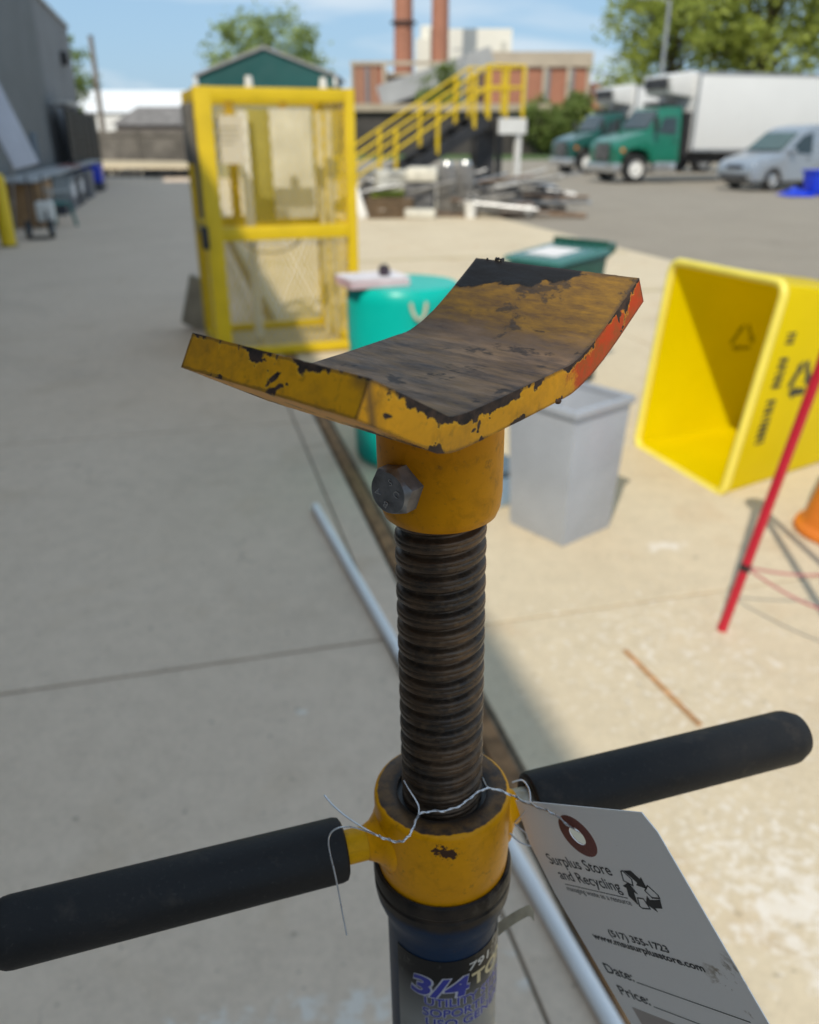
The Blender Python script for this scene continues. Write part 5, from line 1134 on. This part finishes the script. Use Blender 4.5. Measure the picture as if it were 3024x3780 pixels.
for s, t0, t1 in ((-1, 0.0465, 0.1915), (1, 0.0435, 0.2005)):
    c_ = Vector((0, 0, ZH))
    b = B(); b.cyl(c_ + hd * s * 0.030, c_ + hd * s * (t1 - 0.02), 0.0074, n=32); arm = sp(b.obj('arm', paint_worn('arm_paint', base=(0.80, 0.40, 0.0), dirt=0.5, chip=-0.4) if s < 0 else mat('arm_steel', (0.30, 0.31, 0.30), 0.4, 0.8, var=0.3, scale=90, col2=(0.24, 0.15, 0.03))))
    q_ = (hd * s).to_track_quat('Z', 'Y').to_matrix().to_4x4(); M = Matrix.Translation(c_) @ q_
    b = B(); b.lathe([(0.0076, t0 + 0.004), (0.0082, t0 + 0.0006), (0.0118, t0), (0.0133, t0 + 0.0009), (0.0139, t0 + 0.0032), (0.0140, t1 - 0.009), (0.0137, t1 - 0.0065), (0.0112, t1 - 0.0006), (0.0100, t1), (0, t1)], 72, M); sp(b.obj('grip', MATS['grip_rubber']))
# --- blue tube with its black mouth ring
def tube_extra(N, L, co, col):
    sx = nd(N, 'ShaderNodeSeparateXYZ'); L.new(co, sx.inputs[0]); w = noise(N, L, co, 90, 5, 0.65)
    f = mrange(N, L, mth(N, L, 'ADD', sx.outputs[2], mth(N, L, 'MULTIPLY', w, 0.006)), -0.1780, -0.1745)
    grime = mixc(N, L, mrange(N, L, w, 0.35, 0.7), (0.012, 0.011, 0.011), (0.050, 0.036, 0.026))
    col = mixc(N, L, f, col, grime)
    f2 = mrange(N, L, mth(N, L, 'ADD', mth(N, L, 'MULTIPLY', sx.outputs[0], 20), w), 0.86, 1.15, 0, 0.5)      # grey reflection painted on the right flank
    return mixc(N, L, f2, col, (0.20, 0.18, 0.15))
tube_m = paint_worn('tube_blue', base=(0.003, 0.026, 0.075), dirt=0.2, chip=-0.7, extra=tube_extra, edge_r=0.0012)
b = B(); zf = -P0.z + 0.02
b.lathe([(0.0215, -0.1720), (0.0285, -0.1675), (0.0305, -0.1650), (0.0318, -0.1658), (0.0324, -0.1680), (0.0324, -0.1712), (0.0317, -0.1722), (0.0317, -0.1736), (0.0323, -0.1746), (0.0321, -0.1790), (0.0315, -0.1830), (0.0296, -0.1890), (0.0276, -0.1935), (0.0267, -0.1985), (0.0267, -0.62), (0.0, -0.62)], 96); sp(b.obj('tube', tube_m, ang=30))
b = B(); b.lathe([(0.0300, -0.1670), (0.0312, -0.1665), (0.0316, -0.1680), (0.0308, -0.1692)], 96, close=True); sp(b.obj('seal_ring', mat('seal_black', (0.012, 0.011, 0.011), 0.55, var=0.3, scale=80)))
b = B(); b.lathe([(0.0285, -0.60), (0.0330, -0.60), (0.0330, zf), (0.0285, zf)], 48, close=True); sp(b.obj('lower_tube', mat('stand_blue', (0.008, 0.040, 0.125), 0.45)))
b = B()
for k in range(3):
    a_ = R(40 + 120 * k); d = Vector((math.cos(a_), math.sin(a_), 0)); b.bar(d * 0.03 + Vector((0, 0, zf + 0.10)), d * 0.33 + Vector((0, 0, zf + 0.0)), 0.03, 0.04); b.box(d * 0.33 + Vector((0, 0, zf - 0.012)), (0.05, 0.05, 0.012))
sp(b.obj('foot_base', MATS['stand_blue'], bevel=0.004))
# --- label wrapped on the tube
def cyl_pt(ang_deg, z, r): a_ = R(-90 + ang_deg); return Vector((r * math.cos(a_), r * math.sin(a_), z))
m, N, L, bs_ = newmat('label_print'); MATS['label_print'] = m
tc = nd(N, 'ShaderNodeTexCoord'); sx = nd(N, 'ShaderNodeSeparateXYZ'); L.new(tc.outputs['Object'], sx.inputs[0])
w = noise(N, L, tc.outputs['Object'], 140, 5, 0.65); gr = mrange(N, L, sx.outputs[2], -0.2165, -0.250)
col = mixc(N, L, gr, (0.010, 0.010, 0.011), (0.26, 0.26, 0.25)); col = mixc(N, L, mrange(N, L, mth(N, L, 'ADD', mth(N, L, 'MULTIPLY', sx.outputs[0], 14), w), 0.80, 0.90, 0, 0.8), col, (0.34, 0.32, 0.28)); col = mixc(N, L, mrange(N, L, w, 0.62, 0.7, 0, 0.35), col, (0.2, 0.19, 0.17))
L.new(col, bs_.inputs['Base Color']); bs_.inputs['Roughness'].default_value = 0.42; bs_.inputs['Specular IOR Level'].default_value = 0.18
b = B(); bm = b.bm; pv = None
for i in range(61):
    an = -54 + 142 * i / 60; ring = [bm.verts.new(cyl_pt(an, z, r_)) for (z, r_) in ((-0.2040, 0.02675), (-0.2040, 0.0270), (-0.40, 0.0270))]
    if pv:
        for k in range(2): bm.faces.new((pv[k], ring[k], ring[k + 1], pv[k + 1]))
    pv = ring
label = sp(b.obj('label', m, ang=40))
def cylmap(r): return lambda p: cyl_pt(math.degrees(p.x / 0.027), p.y, r)     # x = arc length, 0 faces the viewer
def subd(vf, maxlen=0.0012):
    bm = bmesh.new(); v, f = vf; vv = [bm.verts.new(p) for p in v]
    for q_ in f:
        try: bm.faces.new([vv[i] for i in q_])
        except ValueError: pass
    bmesh.ops.triangulate(bm, faces=bm.faces[:])
    for _ in range(3):
        es = [e for e in bm.edges if e.calc_length() > maxlen]
        if not es: break
        bmesh.ops.subdivide_edges(bm, edges=es, cuts=1, use_grid_fill=False); bmesh.ops.triangulate(bm, faces=bm.faces[:])
    bm.verts.index_update(); r_ = ([v.co.copy() for v in bm.verts], [tuple(x.index for x in f.verts) for f in bm.faces]); bm.free(); return r_
ar = lambda deg: R(deg) * 0.027
LB = mat('ink_blue', (0.018, 0.028, 0.30), 0.4, var=0.1, scale=90); LW = mat('ink_silver', (0.50, 0.50, 0.58), 0.4, var=0.08); LC = mat('ink_cream', (0.66, 0.56, 0.33), 0.5); LWH = mat('ink_white', (0.68, 0.68, 0.66), 0.4)
rows = [('3/4', -36, 24, -0.2272, 0.0112, 0.035, 0.15), ('UTILITY STAND', -21, 92, -0.2338, 0.0052, 0.02, 0), ('SOPORTE PARA', -23, 92, -0.2412, 0.0052, 0.02, 0), ('USO GENERAL', -20, 92, -0.2482, 0.0052, 0.02, 0)]
for (m_, extra_b, rr, nm) in ((LW, 0.040, 0.02708, 'text_outline'), (LB, 0.0, 0.02716, 'text_fill')):
    parts = [subd(fit_text(tx, ar(a0) - extra_b * 0.006, ar(a1) + extra_b * 0.006, z, cp_, bo_ + extra_b, sl)) for (tx, a0, a1, z, cp_, bo_, sl) in rows]
    o = mesh_from(nm, parts, m_, cylmap(rr)); o.parent = label
parts = [subd(fit_text('TON', ar(28), ar(88), -0.2240, 0.0078, 0.03))]; o = mesh_from('text_cream', parts, LC, cylmap(0.02712)); o.parent = label
parts = [subd(fit_text('791', ar(24), ar(50), -0.2128, 0.0046, 0.015, 0.15))]; o = mesh_from('text_number', parts, LWH, cylmap(0.02712)); o.parent = label
# --- loose masking tape on the right flank
TAPE = mat('masking_tape', (0.48, 0.43, 0.33), 0.7, var=0.2, scale=60)
b = B(); bm = b.bm; pv = None; base_ = cyl_pt(78, -0.209, 0.0272); rnd = random.Random(5)
for i in range(15):
    f = i / 14.0
    c_ = base_ + Vector((0.0185 * f, 0.012 * f - 0.004 * f * f, 0.0048 * f - (0.0055 * max(0, f - 0.82) * 8 * max(0, f - 0.82) * 8 * 0.5 if f > 0.82 else 0)))
    hw_ = 0.0034 * (1 - 0.25 * f); ring = [bm.verts.new(c_ + Vector((0.0, 0.001, hw_))), bm.verts.new(c_ - Vector((0.0, 0.001, hw_)))]
    if pv: bm.faces.new((pv[0], ring[0], ring[1], pv[1]))
    pv = ring
bmesh.ops.solidify(bm, geom=bm.faces[:], thickness=0.0002)
sp(b.obj('masking_tape', TAPE, ang=60))

# ================================================================== price tag and its wire
PE = Vector((0.06896, 0.25120, 1.33892)); LXv = Vector((0.45125, -0.67619, 0.58236)); LYv = Vector((0.50248, -0.34677, -0.79200)); NV = LXv.cross(LYv).normalized()
if NV.dot(Vector((0, 0, CAMZ)) - PE) < 0: NV = -NV
MT = frame_from(LXv, -LYv, NV, PE)               # x right across the tag, y up the tag, z out of its face
pt = thing('price_tag', 'white card price tag with printed store text hanging from wire', 'tag', PE)
def tp_(o): o.parent = pt; o.matrix_parent_inverse = Matrix.Identity(4); o.matrix_basis = Matrix.Translation(-PE) @ MT; return o
def bow(x, y): return -0.0010 * math.sin((x + 0.045) / 0.096 * math.pi) * 0.8 + 0.000 * y
m, N, L, bs_ = newmat('tag_card'); MATS['tag_card'] = m
tc = nd(N, 'ShaderNodeTexCoord'); co = tc.outputs['Object']; w = noise(N, L, co, 70, 6, 0.68, 0.4); w2 = noise(N, L, co, 900, 3, 0.6)
col = mixc(N, L, mrange(N, L, w2, 0.4, 0.7, 0, 0.25), (0.92, 0.89, 0.87), (0.86, 0.83, 0.80))
for (cx_, cy_, rx, ry, thr) in ((0.046, -0.058, 0.016, 0.016, 0.53), (0.042, -0.066, 0.014, 0.010, 0.56), (-0.01, -0.03, 0.12, 0.12, 0.69)):
    mp = nd(N, 'ShaderNodeMapping'); mp.inputs['Location'].default_value = (-cx_ / rx, -cy_ / ry, 0); mp.inputs['Scale'].default_value = (1 / rx, 1 / ry, 0); L.new(co, mp.inputs[0])
    ln = nd(N, 'ShaderNodeVectorMath', operation='LENGTH'); L.new(mp.outputs[0], ln.inputs[0])
    f = mth(N, L, 'MULTIPLY', mrange(N, L, w, thr, thr + 0.07, 0, 0.8), mrange(N, L, ln.outputs[1], 0.5, 1.0, 1, 0)); col = mixc(N, L, f, col, (0.24, 0.17, 0.09))
L.new(col, bs_.inputs['Base Color']); bs_.inputs['Roughness'].default_value = 0.7; bs_.inputs['Specular IOR Level'].default_value = 0.3
outl = [(-0.0330, 0.0150), (0.0480, 0.0150), (0.0510, 0.0080), (0.0515, -0.1650), (-0.0445, -0.1650), (-0.0445, -0.0300), (-0.0400, -0.0060)]
outl = [(0.0485, 0.0148), (0.0510, 0.0070), (0.0512, -0.165), (-0.0445, -0.165), (-0.0445, -0.035), (-0.0412, -0.008), (-0.0320, 0.0150)]
b = B(); bm = b.bm; ov_ = []; NSEG = 14
for i, p in enumerate(outl):
    q_ = outl[(i + 1) % len(outl)]
    for k in range(NSEG): f = k / NSEG; ov_.append(bm.verts.new((p[0] + (q_[0] - p[0]) * f, p[1] + (q_[1] - p[1]) * f, 0)))
HR = 0.0043; hv = [bm.verts.new((HR * math.cos(2 * math.pi * k / 40), HR * math.sin(2 * math.pi * k / 40), 0)) for k in range(40)]
ed = [bm.edges.new((ov_[i], ov_[(i + 1) % len(ov_)])) for i in range(len(ov_))] + [bm.edges.new((hv[i], hv[(i + 1) % 40])) for i in range(40)]
bmesh.ops.triangle_fill(bm, use_beauty=True, use_dissolve=False, edges=ed)
r_ = bmesh.ops.extrude_face_region(bm, geom=bm.faces[:])
for v in [g_ for g_ in r_['geom'] if isinstance(g_, bmesh.types.BMVert)]: v.co.z -= 0.00045
tp_(b.obj('card', MATS['tag_card'], ang=30))
b = B(); b.lathe([(HR, 0.00012), (0.0098, 0.00012), (0.0100, 0.0), (HR, 0.0)], 56, close=True); b.lathe([(HR, -0.00045), (0.0100, -0.00045), (0.0098, -0.00058), (HR, -0.00058)], 56, close=True)
tp_(b.obj('eyelet_patch', mat('eyelet_brown', (0.20, 0.065, 0.052), 0.7, var=0.08, scale=300)))
mmf = lambda p: Vector((p.x, p.y, 0.00012))
mm = 0.001
texts = [('Surplus Store', -33, 9, -17.6, 5.3, 0.006, 0), ('and Recycling', -31.5, 9, -25.2, 5.1, 0.006, 0), ('managing waste as a resource', -31.5, 10.3, -31.3, 2.6, 0.0, 0), ('(517) 355-1723', -18.7, 17, -51.9, 3.3, 0.026, 0), ('www.msusurplusstore.com', -33, 32.5, -56.4, 3.2, 0.028, 0), ('Date:', -38.5, -20.3, -75.6, 5.1, 0.014, 0), ('Price:', -37.5, -18.4, -87.0, 5.1, 0.014, 0)]
tp_(mesh_from('printed_text', [fit_text(t, x0 * mm, x1 * mm, y * mm, cp_ * mm, bo_, sl) for (t, x0, x1, y, cp_, bo_, sl) in texts], PRINT, mmf))
b = B()
for (x0, x1, y, h_) in ((-31, 9.9, -28.0, 0.28), (-19.4, 41.5, -75.6, 0.38), (-17.2, 43, -87.2, 0.38)): b.box(((x0 + x1) / 2 * mm, y * mm, 0.00008), ((x1 - x0) * mm, h_ * mm, 0.0001))
tp_(b.obj('printed_rule', PRINT, smooth=False))
# chasing-arrows emblem: three folded bands, dark leading half with head, outlined trailing half
b = B(); ec = Vector((20.8, -23.0)); k_ = 11.0
def plane_pt(u_, v_): return Vector((u_ * mm, v_ * mm, 0.00008))
def poly(ps): b.prism([plane_pt(*p) for p in ps], (0, 0, 0.00008))
def rotp(p, a_): c_, s_ = math.cos(a_), math.sin(a_); return (ec.x + k_ * (p[0] * c_ - p[1] * s_), ec.y + k_ * (p[0] * s_ + p[1] * c_))
def stroke(p, q_, a_, w_=0.045):
    d = (Vector(q_) - Vector(p)).normalized(); n_ = Vector((-d.y, d.x)) * w_ / 2; p, q_ = Vector(p) - d * w_ / 2, Vector(q_) + d * w_ / 2
    poly([rotp(p + n_, a_), rotp(q_ + n_, a_), rotp(q_ - n_, a_), rotp(p - n_, a_)])
for i in range(3):
    a_ = -i * 2 * math.pi / 3 + R(8)
    poly([rotp(p, a_) for p in ((-0.16, 0.86), (0.26, 0.86), (0.46, 0.52), (0.60, 0.60), (0.50, 0.12), (0.02, 0.27), (0.17, 0.36), (0.06, 0.55))])
    out_ = ((-0.22, 0.86), (-0.02, 0.50), (-0.20, 0.24), (-0.56, 0.44), (-0.34, 0.82))
    for p, q_ in zip(out_, out_[1:] + out_[:1]): stroke(p, q_, a_)
tp_(b.obj('recycling_emblem', PRINT, smooth=False))
b = B(); b.box((-0.005, -0.101, 0.00006), (0.06, 0.016, 0.0001)); tp_(b.obj('sticker', mat('sticker_tan', (0.46, 0.40, 0.37), 0.6), smooth=False))

WIRE = mat('tie_wire_steel', (0.66, 0.67, 0.70), 0.3, 0.95, var=0.02, scale=60)
def c2(x, y, D): return at(1150 + x / 1.917, 2700 + y / 1.917, D)
def smooth_path(P_, n=8):
    out = []
    for i in range(len(P_) - 1):
        p0 = P_[max(i - 1, 0)]; p1 = P_[i]; p2 = P_[i + 1]; p3 = P_[min(i + 2, len(P_) - 1)]
        for k in range(n):
            t = k / n; out.append(0.5 * ((2 * p1) + (p2 - p0) * t + (2 * p0 - 5 * p1 + 4 * p2 - p3) * t * t + (3 * p1 - p0 - 3 * p2 + p3) * t ** 3))
    out.append(P_[-1]); return out
wr = thing('tie_wire', 'thin twisted steel wire looped round the screw and tying on the tag', 'wire', P0 - AX * 0.126)
def wob(o): o.parent = wr; o.matrix_parent_inverse = Matrix.Identity(4); o.matrix_basis = Matrix.Translation(-(P0 - AX * 0.126)); return o
WR = 0.00036
main = smooth_path([c2(90, 450, .345), c2(150, 520, .344), c2(230, 590, .343), c2(340, 665, .342), c2(450, 728, .3405), c2(520, 758, .339), c2(600, 780, .337), c2(655, 770, .335), c2(700, 725, .337), c2(730, 660, .341), c2(760, 590, .346), c2(840, 566, .348), c2(950, 560, .349), c2(1060, 520, .351), c2(1150, 448, .354), c2(1230, 408, .358), c2(1300, 410, .360), c2(1420, 452, .359), c2(1520, 505, .353), c2(1640, 550, .345), at(2050, 3008, .339), at(2108, 3053, .3355)] + [PE + LXv * 0.001 - NV * 0.002])
b = B(); b.tube(main, WR, 8); wob(b.obj('strand', WIRE))
# second strand twisted round the first, its loose tail curling down past the left grip
tw = []
seg = main[34:len(main) - 8]
upv = Vector((0, 0, 1))
for i, p in enumerate(seg):
    d = (seg[min(i + 1, len(seg) - 1)] - seg[max(i - 1, 0)]).normalized(); x = upv.cross(d).normalized(); y = d.cross(x); upv = y; a_ = i * 0.8
    tw.append(p + (x * math.cos(a_) + y * math.sin(a_)) * WR * 1.15)
tail = smooth_path([c2(250, 1442, .338), c2(222, 1300, .3385), c2(195, 1150, .339), c2(165, 1000, .339), c2(135, 880, .339), c2(120, 780, .339), c2(140, 715, .339), c2(200, 680, .339), c2(280, 676, .339), c2(370, 698, .339), c2(470, 738, .338)])
b = B(); b.tube(tail + tw, WR, 8); wob(b.obj('strand', WIRE))
loopp = smooth_path([c2(655, 348, .352), c2(690, 410, .3495), c2(735, 480, .3475), c2(758, 530, .347), c2(758, 580, .346), c2(742, 625, .343)])
b = B(); b.tube(loopp, WR, 8); wob(b.obj('strand', WIRE))
b = B(); b.tube(smooth_path([c2(1212, 330, .366), c2(1228, 370, .362), c2(1250, 402, .359)]), WR, 8); wob(b.obj('strand', WIRE))
b = B(); b.tube(smooth_path([c2(1420, 360, .366), c2(1490, 345, .366), c2(1535, 400, .366), c2(1548, 480, .364), c2(1530, 540, .362), c2(1470, 610, .362), c2(1440, 640, .364)]), WR, 8); wob(b.obj('strand', WIRE))
b = B(); b.tube(smooth_path([c2(1436, 655, .366), c2(1480, 690, .365), c2(1518, 722, .364), c2(1530, 765, .364)]), WR, 8); b.tube(smooth_path([c2(1405, 720, .366), c2(1450, 765, .365), c2(1500, 795, .364), c2(1555, 812, .363)]), WR, 8); wob(b.obj('strand', WIRE))
